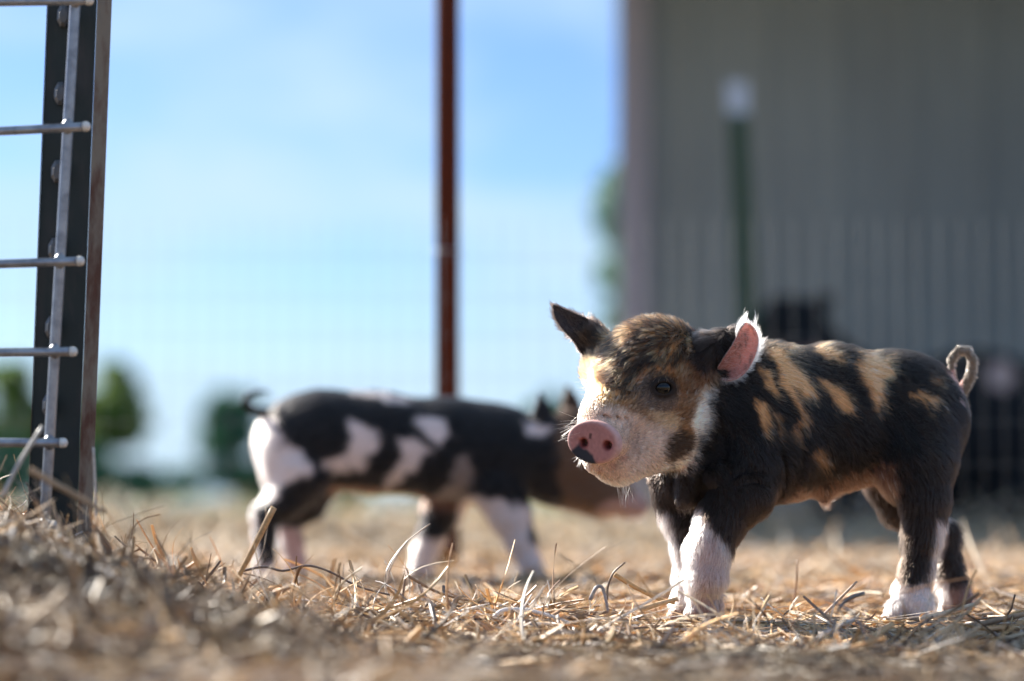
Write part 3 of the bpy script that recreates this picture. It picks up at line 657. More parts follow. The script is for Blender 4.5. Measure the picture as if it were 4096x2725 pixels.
        # ---- head: everything in front of the neck line
        hd = (1 - sstep(-14, 14, poly_sd([(2100, 1150), (2880, 1150), (2850, 1560), (2830, 1700), (2780, 1850), (2640, 1930), (2420, 2000), (2100, 1990)], xw, yw))) * (z < 160) * (1 - sstep(1870, 1900, y) * sstep(-170, -130, z))
        h = np.tile(np.array((.27, .135, .062)), (len(x), 1)); Z1 = lambda p: zp(p, 2150, 1150, 1.651)
        st = fbm(x / 9 + y / 30, (y - x * .55) / 34, z / 40, 3)                                      # streaks along the hair
        xh = x + n1_ * 20; yh = y + n2_ * 20
        h = paint(h, Z1([(300, 560), (420, 370), (520, 280), (700, 230), (900, 200), (1000, 250), (860, 420), (700, 560), (640, 740), (420, 770), (280, 720)]), xh, yh, (.52, .26, .10), 22)
        blkh = (.022, .018, .020)
        h = paint(h, Z1([(430, 490), (470, 400), (600, 330), (740, 250), (860, 230), (960, 250), (900, 310), (780, 360), (680, 430), (600, 540), (580, 700), (530, 660), (510, 520)]), xh, yh, blkh, 16, .92)
        h = paint(h, Z1([(590, 700), (620, 560), (700, 470), (800, 410), (920, 400), (1000, 480), (900, 540), (760, 530), (680, 600), (620, 720)]), xh, yh, blkh, 16, .88)
        h = paint(h, Z1([(790, 380), (880, 320), (960, 360), (1010, 450), (1040, 560), (940, 480), (860, 430)]), xh, yh, (.52, .30, .15), 14, .85)
        h = paint(h, Z1([(960, 300), (1080, 280), (1250, 250), (1330, 330), (1270, 440), (1170, 560), (1070, 570), (1000, 470), (960, 380)]), xh, yh, blkh, 16, .92)
        fs = fbm((x * .80 + y * .60) / 7.5, (y * .80 - x * .60) / 46, z / 40, 2); gm = sstep(.52, .66, fs)[:, None]
        sk = np.array(blkh) * (1 - gm) + np.array((.72, .35, .14)) * gm
        fm = (1 - sstep(-14, 20, poly_sd(Z1([(395, 560), (430, 390), (520, 290), (680, 205), (860, 175), (1040, 230), (1060, 330), (960, 470), (880, 560), (760, 560), (660, 740), (520, 740), (430, 660)]), xh, yh)))[:, None]
        h = h + (sk - h) * fm * .88
        h = paint(h, Z1([(1080, 290), (1200, 250), (1320, 260), (1310, 330), (1180, 310)]), xh, yh, (.34, .29, .25), 12, .7)
        h = paint(h, Z1([(620, 660), (740, 540), (870, 560), (950, 660), (930, 800), (840, 860), (740, 820), (640, 800)]), xh, yh, (.11, .080, .066), 26, .9)
        h = paint(h, Z1([(700, 840), (900, 860), (960, 780), (1000, 600), (1150, 540), (1110, 640), (1060, 780), (1000, 900), (880, 900), (780, 880)]), xh, yh, (.17, .085, .045), 18, .8)
        h = paint(h, [(2180, 1180), (2440, 1290), (2440, 1330), (2400, 1440), (2330, 1460), (2200, 1300)], x, y, (.05, .035, .028), 14)
        muz = (.66, .44, .33)
        h = paint(h, Z1([(230, 700), (420, 780), (560, 800), (660, 840), (760, 900), (930, 930), (930, 960), (860, 1040), (830, 1170), (980, 1150), (1090, 1080), (1060, 1300), (600, 1400), (330, 1350), (180, 1150), (160, 1000)]), xh, yh, muz, 22)
        h = paint(h, Z1([(240, 620), (330, 640), (400, 760), (330, 880), (220, 900)]), xh, yh, (.44, .30, .21), 22, .8)
        h = paint(h, Z1([(720, 820), (900, 830), (960, 900), (920, 960), (820, 920)]), xh, yh, (.66, .44, .26), 18, .8)
        h = paint(h, Z1([(580, 880), (660, 880), (700, 1000), (660, 1110), (590, 1080), (600, 960)]), xh, yh, (.36, .23, .18), 16, .55)
        h = paint(h, Z1([(1110, 640), (1180, 680), (1170, 820), (1140, 960), (1100, 1090), (960, 1190), (820, 1250), (830, 1180), (960, 1130), (1020, 1060), (1050, 960), (1010, 900), (1060, 780), (1080, 680)]), xh, yh, (.86, .70, .56), 10)
        h = paint(h, Z1([(870, 980), (960, 935), (1035, 980), (1035, 1060), (960, 1130), (850, 1165), (845, 1080)]), xh, yh, (.060, .036, .024), 12, .95)
        h = paint(h, Z1([(200, 1130), (330, 1230), (480, 1290), (620, 1290), (640, 1400), (330, 1400), (180, 1250)]), xh, yh, (.74, .60, .52), 16, .8)
        h = h * (.40 + 1.25 * st[:, None])
        c = c + (h - c) * hd[:, None]
        # snout leather
        rel = X - dc; a_, b_, c_ = rel @ dr, rel @ du, rel @ dn
        q = np.sqrt((a_ / 122) ** 2 + (b_ / 96) ** 2); ms = (1 - sstep(1.0, 1.06, q)) * sstep(-30, -14, c_)
        pk = (np.array((.56, .25, .22)) + np.array((.18, .20, .19)) * sstep(.78, .98, q)[:, None]) * (.70 + .5 * fbm(x / 11, y / 11, z / 11)[:, None]); pk = pk * (1 - .7 * (1 - sstep(3, 8, np.abs(x - 2361 + (y - 1745) * .15))) * (1 - sstep(8, 14, np.abs(y - 1745))))[:, None]
        sp = 1 - sstep(-6, 8, poly_sd(Z1([(225, 1090), (275, 1035), (320, 1070), (370, 1105), (385, 1170), (300, 1180), (240, 1140)]), xh, yh))
        pk = pk + (np.array((.045, .045, .055)) - pk) * sp[:, None]
        for s_ in (-1, 1):
            nn = np.sqrt((a_ - 54 * s_ - 14) ** 2 + (b_ + 6) ** 2); pk = pk + (np.array((.26, .05, .04)) - pk) * ((1 - sstep(17, 30, nn)) * .85)[:, None]
        c = c + (pk - c) * ms[:, None]
        # lip, mouth
        lp = np.min([np.hypot(x - p[0], y - p[1]) for p in ml[:-1]], axis=0); c = c + (np.array((.42, .20, .16)) - c) * ((1 - sstep(6, 26, lp)) * (z < -180) * .6)[:, None]
        # dark eyelids
        de = np.hypot((x - ec[0]) / 1.3, y - ec[1]); c = c + (np.array((.020, .016, .016)) - c) * ((1 - sstep(34, 58, de)) * .9 * (z < -120))[:, None]
        # hooves
        hv = sstep(2428, 2444, yw) * (x < 3000) + sstep(2456, 2472, yw) * ((x > 3400) & (x < 3745)) + sstep(2425, 2440, yw) * (x > 3750); hc = np.array((.40, .24, .19)) * (.55 + .9 * fbm(x / 9, y / 40, z / 9)[:, None]); c = c + (hc - c) * np.clip(hv, 0, 1)[:, None]
        return np.clip(c, 0.004, .9)

    base = P(3250, 2470, D1 + .02)
    root = empty('piglet', base, 'black and tan piglet with a pink snout and white socks, walking in the foreground', 'piglet')
    c0 = coat(V, N); c0 = c0 * .8
    # ear colours
    def earcol(Gr, side, kind):
        X = Gr; cc = np.zeros((len(X), 3)); gr_ = np.clip((X[:, 0] - 2870) / 165, 0, 1); nse = fbm(X[:, 0] / 12, X[:, 1] / 12, X[:, 2] / 12)
        if kind == 'near': front = np.array((.74, .30, .25)) * (.8 + .35 * nse[:, None]); back = np.tile(np.array((.66, .50, .45)), (len(X), 1))
        else: front = np.array((.07, .055, .055)) * (.6 + .8 * nse[:, None]); back = np.tile(np.array((.05, .04, .04)), (len(X), 1))
        if kind == 'near':
            g = fbm(X[:, 0] / 7 + 3, X[:, 1] / 7, X[:, 2] / 7); front = front * (1 - .55 * sstep(.62, .72, g))[:, None] * (.62 + .55 * gr_)[:, None]; front = front + np.array((.02, .05, .045)) * gr_[:, None]
        return np.where(side[:, None] > .5, front, back)
    e1, e2 = earcol(V1, s1, 'near'), earcol(V2, s2, 'far')
    Va = np.concatenate([V, V1, V2]); Qa = np.concatenate([Q, Q1 + nb, Q2 + nb + len(V1)]); Ca = np.concatenate([c0, e1, e2])
    mi = np.r_[np.zeros(len(Q)), np.ones(len(Q1) + len(Q2))]
    mesh_np('body', to_world(Va, D1), Qa[:, ::-1], None, root, attrs={'coat': Ca}, origin=base, mats=[M_skin, M_ear], matidx=mi)
    # eye
    m = MB(); nn = 20; ring = []
    for i in range(nn + 1):
        th = math.pi * i / nn
        for k in range(nn):
            ph = 2 * math.pi * k / nn; ring.append(ec - en * 18 + (er * math.sin(th) * math.cos(ph) + eu * math.cos(th) + en * math.sin(th) * math.sin(ph)) * 41)
    Qe = [(i * nn + k, i * nn + (k + 1) % nn, (i + 1) * nn + (k + 1) % nn, (i + 1) * nn + k) for i in range(nn) for k in range(nn)]
    mesh_np('eye', to_world(np.array(ring), D1), np.array(Qe), M_eye, root, origin=base)

    # ---- fur
    wt = np.ones(len(V)); rel = V - dc; q = np.sqrt(((rel @ dr) / 126) ** 2 + ((rel @ du) / 100) ** 2); wt[(q < 1.02) & (rel @ dn > -24)] = 0
    wt[np.linalg.norm(V - ec, axis=1) < 56] = 0
    wt[(V[:, 0] < 2860) & (V[:, 1] < 2000)] *= 2.2; wt[V[:, 2] > 420] *= .4; wt[(V[:, 1] > np.where(V[:, 0] < 3000, 2438, np.where(V[:, 0] < 3745, 2466, 2435)))] = 0; wt[(V[:, 0] > 3000)] *= .9
    n = 190000; Pp, Nn = sample_surface(V, Q, N, n, wt)
    if (Nn[:, 2] * (Pp[:, 2] - 200)).mean() < 0: Nn = -Nn
    x, y, z = Pp.T
    fb = np.tile(np.array([.80, .62, .1]), (n, 1))
    fb[:, 1] += .5 * sstep(1500, 1900, y)
    fb[:, 0] *= 1 - .5 * sstep(1700, 2000, y)
    leg = sstep(1950, 2120, y); fb = fb * (1 - leg[:, None]) + np.array([-.05, 1, 0]) * leg[:, None]
    hh = (1 - sstep(2800, 2900, x + (y - 1550) * .25)) * (1 - sstep(1930, 1990, y)) * (z < 130)
    away = Pp - np.array([2420, 1760, -300]); away /= np.linalg.norm(away, axis=1)[:, None] + 1e-9
    fore = (1 - sstep(1480, 1660, y)) * hh                                         # forelock falls down over the brow
    hf = away * (1 - fore[:, None]) + np.array([-.75, .70, -.2]) * fore[:, None] * sstep(2300, 2560, x)[:, None] + away * fore[:, None] * (1 - sstep(2300, 2560, x))[:, None]
    fl = fb * (1 - hh[:, None]) + hf * hh[:, None]
    sw = (vnoise(x / 90, y / 90, z / 90) - .5) * 1.1; fl = fl + np.stack([-sw * fl[:, 1], sw * fl[:, 0], sw * 0], 1)
    ln = 30 + 8 * rng.random(n) + 16 * fore + 8 * leg * (y < 2400) ; ln *= (1 - .50 * hh * (1 - fore)); ln *= rng.uniform(.7, 1.25, n)
    ln *= np.where(np.linalg.norm(Pp - ec, axis=1) < 105, .4, 1)
    ln *= np.where((np.linalg.norm(Pp - dc, axis=1) < 190), .5, 1)
    ln *= np.where((x > 3790) & (y < 1630) & (((x - 3600) / 262) ** 2 + ((y - 1690) / 250) ** 2 > 1.1), .5, 1)
    lift = np.full(n, .22) + .25 * rng.random(n) + .12 * hh
    Xc = Pp + np.stack([rng.normal(0, 9, n), rng.normal(0, 13, n), np.zeros(n)], 1)
    cc = coat(Xc, Nn); dark = cc.mean(1) < .06
    cc = cc * rng.uniform(.65, 1.3, n)[:, None]; cc = np.where(dark[:, None], cc * .55, cc * 1.08)
    gl = rng.random(n) < .05; cc[gl & ~dark] = cc[gl & ~dark] * .5 + .35
    pts = grow(Pp, Nn, fl, ln, lift, D1, 4, .16)
    sid = rng.choice(n, 22000, replace=False); sid = sid[np.argsort(-hh[sid])]
    pts, ci = clump(Pp, pts, sid, .34 + .26 * hh)
    sc_ = cc[ci] * rng.uniform(.6, 1.4, n)[ci][:, None]; cc = np.where((hh > .5)[:, None], cc * .3 + sc_ * .7, cc * .6 + sc_ * .4)
    hair_obj('fur', pts, np.clip(cc, .002, .88), .00011, .00003, root, base)
    # white fringe of the ears
    def fringe(Gr, nr, count, colr, L0, out=.9, both=True):
        ny, nx, _ = Gr.shape; i = rng.uniform(0, ny - 1.01, count); sd = rng.integers(0, 2, count); i = np.where((sd == 0) & (nr > 0), ny * .62 + i * .26, i).clip(0, ny - 1.01)
        ii = i.astype(int); fr_ = (i - ii)[:, None]; j = np.where(sd == 0, 0, nx - 1); j2 = np.where(sd == 0, 1, nx - 2)
        pa = Gr[ii, j] * (1 - fr_) + Gr[ii + 1, j] * fr_; pb = Gr[ii, j2] * (1 - fr_) + Gr[ii + 1, j2] * fr_
        o_ = pa - Gr.reshape(-1, 3).mean(0); o_ /= np.linalg.norm(o_, axis=1)[:, None]
        inset = rng.random(count)[:, None] ** 2 * .10; r0 = pa - (pa - Gr.reshape(-1, 3).mean(0)) * inset
        tang = Gr[ii + 1, j] - Gr[ii, j]; tang /= np.linalg.norm(tang, axis=1)[:, None] + 1e-9
        nrm_ = np.zeros((count, 3)); nrm_[:, 2] = rng.normal(.25, .35, count)
        d_ = o_ * out + tang * .35 + nrm_ + rng.normal(0, .12, (count, 3)); L_ = L0 * (rng.uniform(.35, 1.3, count) * (.45 + 1.1 * vnoise(i * 1.7, i * 0 + sd * 5., i * 0)))[:, None]
        pp = np.stack([r0, r0 + d_ * L_ * .4, r0 + d_ * L_ * .75 + tang * L_ * .1, r0 + d_ * L_ + tang * L_ * .25], 1)
        return to_world(pp.reshape(-1, 3), D1).reshape(count, 4, 3), np.array(colr) * rng.uniform(.8, 1.15, count)[:, None]
    p1, k1 = fringe(G1, 1, 2300, (.80, .76, .73), 27); p2, k2 = fringe(G2, 0, 2200, (.07, .055, .05), 17)
    # short fuzz inside / behind the ears
    def fuzz(V_, Q_, side, count, cf, cb, L0, flow):
        Nf = vnormals(V_, Q_); a, b = sample_surface(V_, Q_, Nf, count); 
        ctr = V_.mean(0); fs = (b[:, 2] < 0)
        pt_ = grow(a, np.where(np.ones((count, 1), bool), b, b), np.tile(np.array(flow, float), (count, 1)), L0 * rng.uniform(.5, 1.2, count), .25, D1, 4, .25)
        cl = np.where(fs[:, None], np.array(cf), np.array(cb)) * rng.uniform(.7, 1.2, count)[:, None]; return pt_, cl
    Q1f = Q1; p3, k3 = fuzz(V1, Q1f, s1, 2600, (.78, .55, .50), (.78, .74, .72), 15, (.5, .1, -.1)); p4, k4 = fuzz(V2, Q2, s2, 3500, (.09, .07, .065), (.05, .04, .04), 17, (-.7, -.6, 0))
    Pf = np.concatenate([p1, p2, p3, p4]); Kf = np.concatenate([k1, k2, k3, k4])
    hair_obj('ear_fringe', Pf, np.clip(Kf, .01, .9), .00008, .00003, root, base)
    # whiskers
    W = []; 
    def wh(c, spread, d, L, cnt):
        near = V[(np.abs(V[:, 0] - c[0]) < spread[0] * 1.5) & (np.abs(V[:, 1] - c[1]) < spread[1] * 1.5) & (V[:, 2] < c[2] + 90)]
        if len(near) < 5: near = V[np.argsort(((V - np.array(c, float)) ** 2).sum(1))[:400]]
        for _ in range(cnt):
            p = near[rng.integers(len(near))]; dv = np.array(d, float) + rng.normal(0, .28, 3); dv /= np.linalg.norm(dv); l = L * rng.uniform(.5, 1.2); bend = rng.normal(0, .22, 3) + np.array([0, .18, 0])
            W.append([p, p + dv * l * .35, p + dv * l * .7 + bend * l * .3, p + dv * l + bend * l * .6])
    wh((2500, 1935, -220), (28, 8, 20), (.25, 1, -.2), 80, 26); wh((2300, 1690, -230), (14, 45, 20), (-1, .12, -.1), 75, 26); wh((2312, 1540, -60), (10, 50, 20), (-1, -.1, 0), 62, 22)
    wh((2310, 1870, -290), (14, 30, 15), (-.7, .6, 0), 40, 12); wh((2640, 1525, -235), (22, 4, 5), (.15, -.5, -.7), 26, 16); wh((2650, 1290, -30), (120, 6, 60), (.2, -1, 0), 34, 60); wh((2440, 1390, 0), (60, 30, 40), (-.5, -.9, 0), 32, 40)
    W = np.array(W); hair_obj('whiskers', to_world(W.reshape(-1, 3), D1).reshape(-1, 4, 3), np.tile(np.array((.72, .62, .52)), (len(W), 1)) * rng.uniform(.5, 1.15, len(W))[:, None], .00008, .00003, root, base)
front_piglet()

# ================================================================== PIGLET (behind)
D2 = 2.50
def back_piglet():
    f = Field((900, 1480, -420), (2620, 2420, 520), 9)
    f.ell((1290, 1755, 0), (225, 195, 180), 50); f.ell((1500, 1772, 0), (260, 205, 190), 60); f.ell((1780, 1795, 0), (280, 205, 190), 60); f.ell((1960, 1820, 0), (220, 195, 175), 50)
    f.ell((1180, 1780, 0), (165, 170, 160), 50)
    f.cone((1980, 1810, 0), 175, (2230, 1820, 10), 150, 50)
    f.ell((2290, 1800, 20), (150, 165, 145), 40); f.cone((2330, 1850, 10), 140, (2440, 1970, -10), 88, 30); f.cone((2440, 1970, -10), 86, (2510, 2015, -10), 58, 20); f.cone((2200, 1900, 10), 120, (2400, 1990, 0), 80, 30)
    f.cone((2535, 2020, -10), 50, (2548, 2026, -10), 46, 8)
    f.chain([(2170, 1700, -60, 60), (2168, 1640, -80, 34), (2160, 1575, -90, 12)], 20); f.chain([(2290, 1680, 60, 60), (2282, 1610, 70, 34), (2272, 1548, 74, 12)], 20)
    # near hind
    f.ell((1190, 1860, -70), (150, 180, 90), 40)
    f.chain([(1200, 1900, -90, 120), (1140, 2000, -100, 78), (1062, 2060, -105, 52), (1058, 2150, -105, 42), (1060, 2230, -110, 38), (1062, 2270, -120, 40)], 22); f.chain([(1046, 2270, -125, 26), (1038, 2308, -130, 17)], 8); f.chain([(1078, 2270, -125, 26), (1084, 2308, -130, 17)], 8)
    # far hind
    f.chain([(1260, 1920, 90, 110), (1230, 2010, 90, 74), (1160, 2080, 90, 50), (1165, 2170, 90, 44), (1180, 2250, 85, 42), (1190, 2300, 80, 40)], 22); f.chain([(1178, 2300, 70, 26), (1172, 2338, 66, 17)], 8); f.chain([(1206, 2300, 70, 26), (1214, 2338, 66, 17)], 8)
    # near fore
    f.ell((1990, 1880, -80), (130, 170, 85), 40)
    f.chain([(1990, 1950, -90, 110), (2040, 2060, -100, 82), (2080, 2160, -105, 60), (2118, 2260, -108, 45), (2145, 2330, -112, 42), (2150, 2355, -118, 42)], 22); f.chain([(2138, 2352, -125, 27), (2134, 2390, -130, 17)], 8); f.chain([(2172, 2352, -125, 27), (2182, 2390, -130, 17)], 8)
    # far fore
    f.chain([(1820, 1920, 80, 110), (1770, 2040, 80, 78), (1740, 2120, 80, 58), (1700, 2210, 80, 46), (1680, 2280, 75, 44)], 22); f.chain([(1662, 2280, 65, 28), (1650, 2330, 60, 18)], 8); f.chain([(1700, 2280, 65, 28), (1706, 2334, 60, 18)], 8)
    tl = [(1120, 1660, 0, 28), (1060, 1652, -10, 20), (1010, 1640, -20, 17), (980, 1612, -25, 15), (990, 1580, -20, 13), (1030, 1566, -5, 11), (1075, 1566, 10, 7)]
    f.chain(tl, 10)
    V, Q = f.mesh(); N = vnormals(V, Q)
    Z5 = lambda p: zp(p, 900, 1450, 1.386)
    def coat(X):
        x, y, z = X.T; xw = x + (fbm(x / 40, y / 50, z / 60) - .5) * 75; yw = y + (fbm(x / 50 + 7, y / 40, z / 60) - .5) * 75
        c = np.tile(np.array((.009, .0085, .010)), (len(x), 1)); wh = (.74, .62, .60)
        for p in ([(140, 330), (300, 280), (300, 470), (400, 480), (510, 600), (420, 640), (330, 690), (240, 780), (140, 780), (100, 500)],
                  [(700, 320), (780, 330), (860, 430), (790, 510), (760, 610), (690, 560), (700, 440)], [(1080, 290), (1230, 330), (1260, 420), (1180, 450), (1080, 380), (1050, 320)],
                  [(950, 430), (1060, 430), (1130, 500), (1030, 600), (860, 720), (940, 600), (990, 540)], [(1650, 290), (1720, 300), (1810, 390), (1760, 430), (1690, 390)],
                  [(560, 560), (680, 500), (700, 600), (620, 640)], [(700, 170), (850, 165), (1060, 220), (1020, 230), (850, 190)],
                  [(1330, 740), (1700, 790), (1720, 900), (1860, 1400), (1500, 1400), (1300, 900)], [(980, 980), (1240, 970), (1200, 1400), (900, 1400)], [(120, 830), (168, 860), (178, 1300), (80, 1300), (80, 800)], [(290, 960), (420, 900), (520, 1400), (240, 1400)], [(120, 1120), (300, 1120), (300, 1300), (100, 1300)]):
            c = paint(c, Z5(p), xw, yw, wh, 12)
        c = paint(c, Z5([(1280, 540), (1340, 520), (1370, 700), (1220, 770), (1120, 750), (1260, 660)]), xw, yw, (.36, .29, .27), 12, .7)
        c = paint(c, Z5([(320, 940), (440, 940), (500, 1400), (340, 1400)]), xw, yw, (.62, .36, .32), 14, .8)
        c = paint(c, Z5([(1000, 700), (560, 690), (620, 740), (1000, 790), (1330, 820), (1300, 770)]), xw, yw, (.20, .10, .07), 14, .8)
        c = paint(c, Z5([(1690, 880), (1730, 900), (1730, 1000), (1690, 1010)]), xw, yw, (.02, .02, .02), 8)
        c = paint(c, Z5([(1850, 60), (2100, 60), (2400, 900), (1900, 900), (1840, 600)]), xw, yw, (.16, .09, .058), 20, .85)
        c = paint(c, Z5([(2080, 780), (2320, 700), (2380, 900), (2100, 900)]), xw, yw, (.52, .32, .28), 14, .8)
        tl_ = (x < 1128) & (y < 1672); c = np.where(tl_[:, None], np.array((.03, .022, .02)), c)
        er_ = (x > 2100) & (y < 1690); c = np.where(er_[:, None], np.where((x > 2225)[:, None], np.array((.07, .035, .02)), np.array((.02, .02, .024))), c)
        return np.clip(c, .004, .9)
    base = P(1600, 2340, D2); root = empty('piglet', base, 'black and white spotted piglet with a curled tail, walking right behind the first', 'piglet')
    mesh_np('body', to_world(V, D2), Q[:, ::-1], M_skin, root, attrs={'coat': coat(V) * .85}, origin=base)
    wt = np.ones(len(V)); wt[(V[:, 0] < 1120) & (V[:, 1] < 1672)] = 0; wt[(V[:, 0] > 2100) & (V[:, 1] < 1680)] = 0
    n = 60000; Pp, Nn = sample_surface(V, Q, N, n, wt); Nn = Nn if (Nn[:, 2] * Pp[:, 2]).mean() > 0 else -Nn
    fl = np.tile(np.array([-.8, .5, 0]), (n, 1)); lg = sstep(1980, 2060, Pp[:, 1])[:, None]; fl = fl * (1 - lg) + np.array([0, 1, 0]) * lg
    cc = coat(Pp + rng.normal(0, 4, (n, 3))); dk = cc.mean(1) < .05; cc = cc * rng.uniform(.7, 1.25, n)[:, None]; cc = np.where(dk[:, None], cc * 1.3 + .005, cc)
    hair_obj('fur', grow(Pp, Nn, fl, 26 * rng.uniform(.6, 1.2, n), .25, D2, 4, .15), np.clip(cc, .004, .85), .00014, .00004, root, base)
    for s_ in (-1, 1):
        c = to_world(np.array([[2345., 1800., 20 + 132 * s_]]), D2)[0] - base; m = MB(); rr_ = .0065; th = np.linspace(0, math.pi, 9)
        m.tube([c + np.array([0, rr_ * math.cos(t), 0]) for t in th], [max(1e-4, rr_ * math.sin(t)) for t in th], 12); m.build('eye', M_eye, root, smooth=True)
back_piglet()

# ================================================================== SOW lying by the barn wall
D3 = 6.4
def sow():
    f = Field((2900, 1050, -500), (4800, 2260, 700), 15)
    f.ell((3560, 1820, 0), (380, 330, 260), 80); f.ell((3900, 1800, 0), (420, 400, 280), 80); f.ell((4240, 1840, 0), (330, 360, 270), 80)
    f.cone((3440, 1700, -20), 240, (3220, 1440, -60), 170, 60); f.ell((3165, 1312, -80), (150, 130, 130), 50)
    f.cone((3180, 1360, -90), 110, (3215, 1440, -240), 66, 30); f.cone((3215, 1440, -240), 62, (3220, 1452, -262), 60, 10)
    f.chain([(3110, 1250, -60, 50), (3090, 1200, -80, 20)], 20); f.chain([(3240, 1260, 0, 50), (3300, 1205, -10, 34), (3330, 1190, -20, 14)], 20)
    f.chain([(3480, 1980, -180, 130), (3360, 2080, -240, 70), (3200, 2120, -250, 44), (3150, 2125, -250, 34)], 30); f.chain([(4180, 1980, -200, 160), (4000, 2080, -260, 80), (3850, 2115, -270, 44)], 30)
    f.chain([(4540, 1740, 0, 40), (4600, 1690, 0, 24), (4640, 1720, 10, 16)], 20)
    V, Q = f.mesh()
    x, y, z = V.T; c = np.tile(np.array((.006, .007, .009)), (len(V), 1))
    c = paint(c, [(3175, 1420), (3270, 1400), (3280, 1520), (3170, 1520)], x, y, (.38, .22, .19), 14); c = paint(c, [(3950, 1470), (4020, 1440), (4060, 1500), (4030, 1560), (3960, 1550)], x, y, (.42, .30, .27), 14)
    base = P(3800, 2130, D3); base[2] = 0.0
    root = empty('sow', base, 'black sow lying in shade against the barn wall, head raised, behind the front piglet', 'pig')
    mesh_np('body', to_world(V, D3), Q[:, ::-1], M_skin, root, attrs={'coat': c}, origin=base)
    for p in ((3115, 1330, -180), (3235, 1330, -170)):
        c_ = to_world(np.array([p], float), D3)[0] - base; m = MB(); th = np.linspace(0, math.pi, 9); m.tube([c_ + np.array([0, .013 * math.cos(t), 0]) for t in th], [max(1e-4, .013 * math.sin(t)) for t in th], 12); m.build('eye', M_eye, root, smooth=True)
sow()

# ================================================================== STRAW
pal = np.array([(.56, .40, .24), (.68, .49, .28), (.86, .74, .58), (.86, .80, .74), (.30, .20, .13), (.17, .12, .095), (.56, .38, .19), (.26, .23, .22), (.40, .27, .16)])
def straw_mat():
    return mat('dry_straw', attr='coat', rough=.42, transl=.34, spec=.5)
M_straw = straw_mat()
def strands(n, xy, L, wd, tilt, bendy, lift, probs, ns=5, flat=.35, palv=None, zb=None):
    x, y = xy; head = rng.uniform(0, 2 * math.pi, n)
    tl = tilt; d = np.stack([np.cos(head) * np.cos(tl), np.sin(head) * np.cos(tl), np.sin(tl)], 1)
    side = np.stack([-np.sin(head), np.cos(head), np.zeros(n)], 1); upv = np.cross(d, side); upv *= np.sign(upv[:, 2])[:, None]
    b1 = rng.normal(0, 1, n) * bendy; b2 = rng.normal(0, 1, n) * bendy * .6
    t = np.linspace(0, 1, ns)[None, :, None]; c = np.stack([x, y, np.zeros(n)], 1)[:, None]
    tt = t - np.where(tl > .5, 0, .5)[:, None, None]
    pts = c + (d[:, None] * tt + side[:, None] * ((t - .5) ** 2 - .12) * b1[:, None, None] + upv[:, None] * ((t - .5) ** 2 * 1.0 - .1) * b2[:, None, None]) * L[:, None, None]
    g = G(pts[:, :, 0], pts[:, :, 1]); flatm = (tl <= .5)
    nf = 1 - .75 * sstep(1.60, 1.68, y) * (1 - sstep(1.84, 1.95, y)) * sstep(.02, .08, x); pts[:, :, 2] = pts[:, :, 2] * nf[:, None] + g + (lift * nf)[:, None]
    pts[:, :, 2] = np.maximum(pts[:, :, 2], g - .002)
    tang = np.gradient(pts, axis=1); tang /= np.linalg.norm(tang, axis=2)[:, :, None] + 1e-9
    roll = rng.uniform(0, math.pi, n)[:, None, None] + t * rng.normal(0, 1.2, n)[:, None, None]
    a = np.cross(tang, np.array([.13, .21, .97])); a /= np.linalg.norm(a, axis=2)[:, :, None] + 1e-9; b = np.cross(tang, a)
    u_ = a * np.cos(roll) + b * np.sin(roll); v_ = np.cross(tang, u_)
    wv = (wd[:, None] * np.linspace(1, .55, ns)[None])[:, :, None] * .5
    ring = np.stack([pts + u_ * wv, pts + v_ * wv * flat, pts - u_ * wv, pts - v_ * wv * flat * .3], 2)   # n, ns, 4, 3
    V = ring.reshape(-1, 3); base = (np.arange(n) * ns * 4)[:, None, None]
    i = np.arange(ns - 1)[None, :, None]; k = np.arange(4)[None, None, :]
    q = np.stack([base + i * 4 + k, base + i * 4 + (k + 1) % 4, base + (i + 1) * 4 + (k + 1) % 4, base + (i + 1) * 4 + k], -1).reshape(-1, 4)
    ci = rng.choice(len(pal), n, p=probs); col = pal[ci] * rng.uniform(.6, 1.2, n)[:, None]
    pn = vnoise(x * 9 + 4, y * 9, x * 0 + 1.5); pn2 = vnoise(x * 22, y * 14, x * 0 + 7.5); pn3 = vnoise(x * 13 + 40, y * 9, x * 0 + 2.5)
    col = col * (.55 + 1.15 * sstep(.2, .8, pn * .55 + pn2 * .45))[:, None] * (1.02 + np.stack([.10 * (pn3 - .4), -.05 * (pn3 - .4), -.30 * (pn3 - .4)], 1))
    col = col * (1 - .24 * (1 - sstep(1.40, 1.58, y)) + .30 * sstep(1.58, 1.68, y) - .14 * (1 - sstep(-.3, -.08, x)) * (y < 2.1))[:, None]  # light and shade in the colour: foreground and heap darkened, focus band brightened
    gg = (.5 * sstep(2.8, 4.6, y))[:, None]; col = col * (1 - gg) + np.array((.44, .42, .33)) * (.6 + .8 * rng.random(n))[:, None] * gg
    col = col / np.maximum(1, col.max(1) / .85)[:, None]
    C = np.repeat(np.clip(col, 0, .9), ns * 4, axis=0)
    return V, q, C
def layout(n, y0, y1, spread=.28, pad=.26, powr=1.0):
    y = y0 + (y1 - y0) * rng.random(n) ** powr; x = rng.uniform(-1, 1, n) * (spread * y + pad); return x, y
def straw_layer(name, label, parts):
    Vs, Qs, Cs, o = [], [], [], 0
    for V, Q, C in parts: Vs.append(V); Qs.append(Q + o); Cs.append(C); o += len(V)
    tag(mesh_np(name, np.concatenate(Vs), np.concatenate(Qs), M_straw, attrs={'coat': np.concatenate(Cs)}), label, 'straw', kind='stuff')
pr = np.array([.20, .14, .10, .06, .16, .12, .08, .07, .07]); pr /= pr.sum()
prd = np.array([.22, .08, .05, .02, .24, .16, .06, .04, .13]); prd /= prd.sum()
prp = np.array([.16, .24, .22, .14, .08, .03, .06, .05, .02]); prp /= prp.sum()
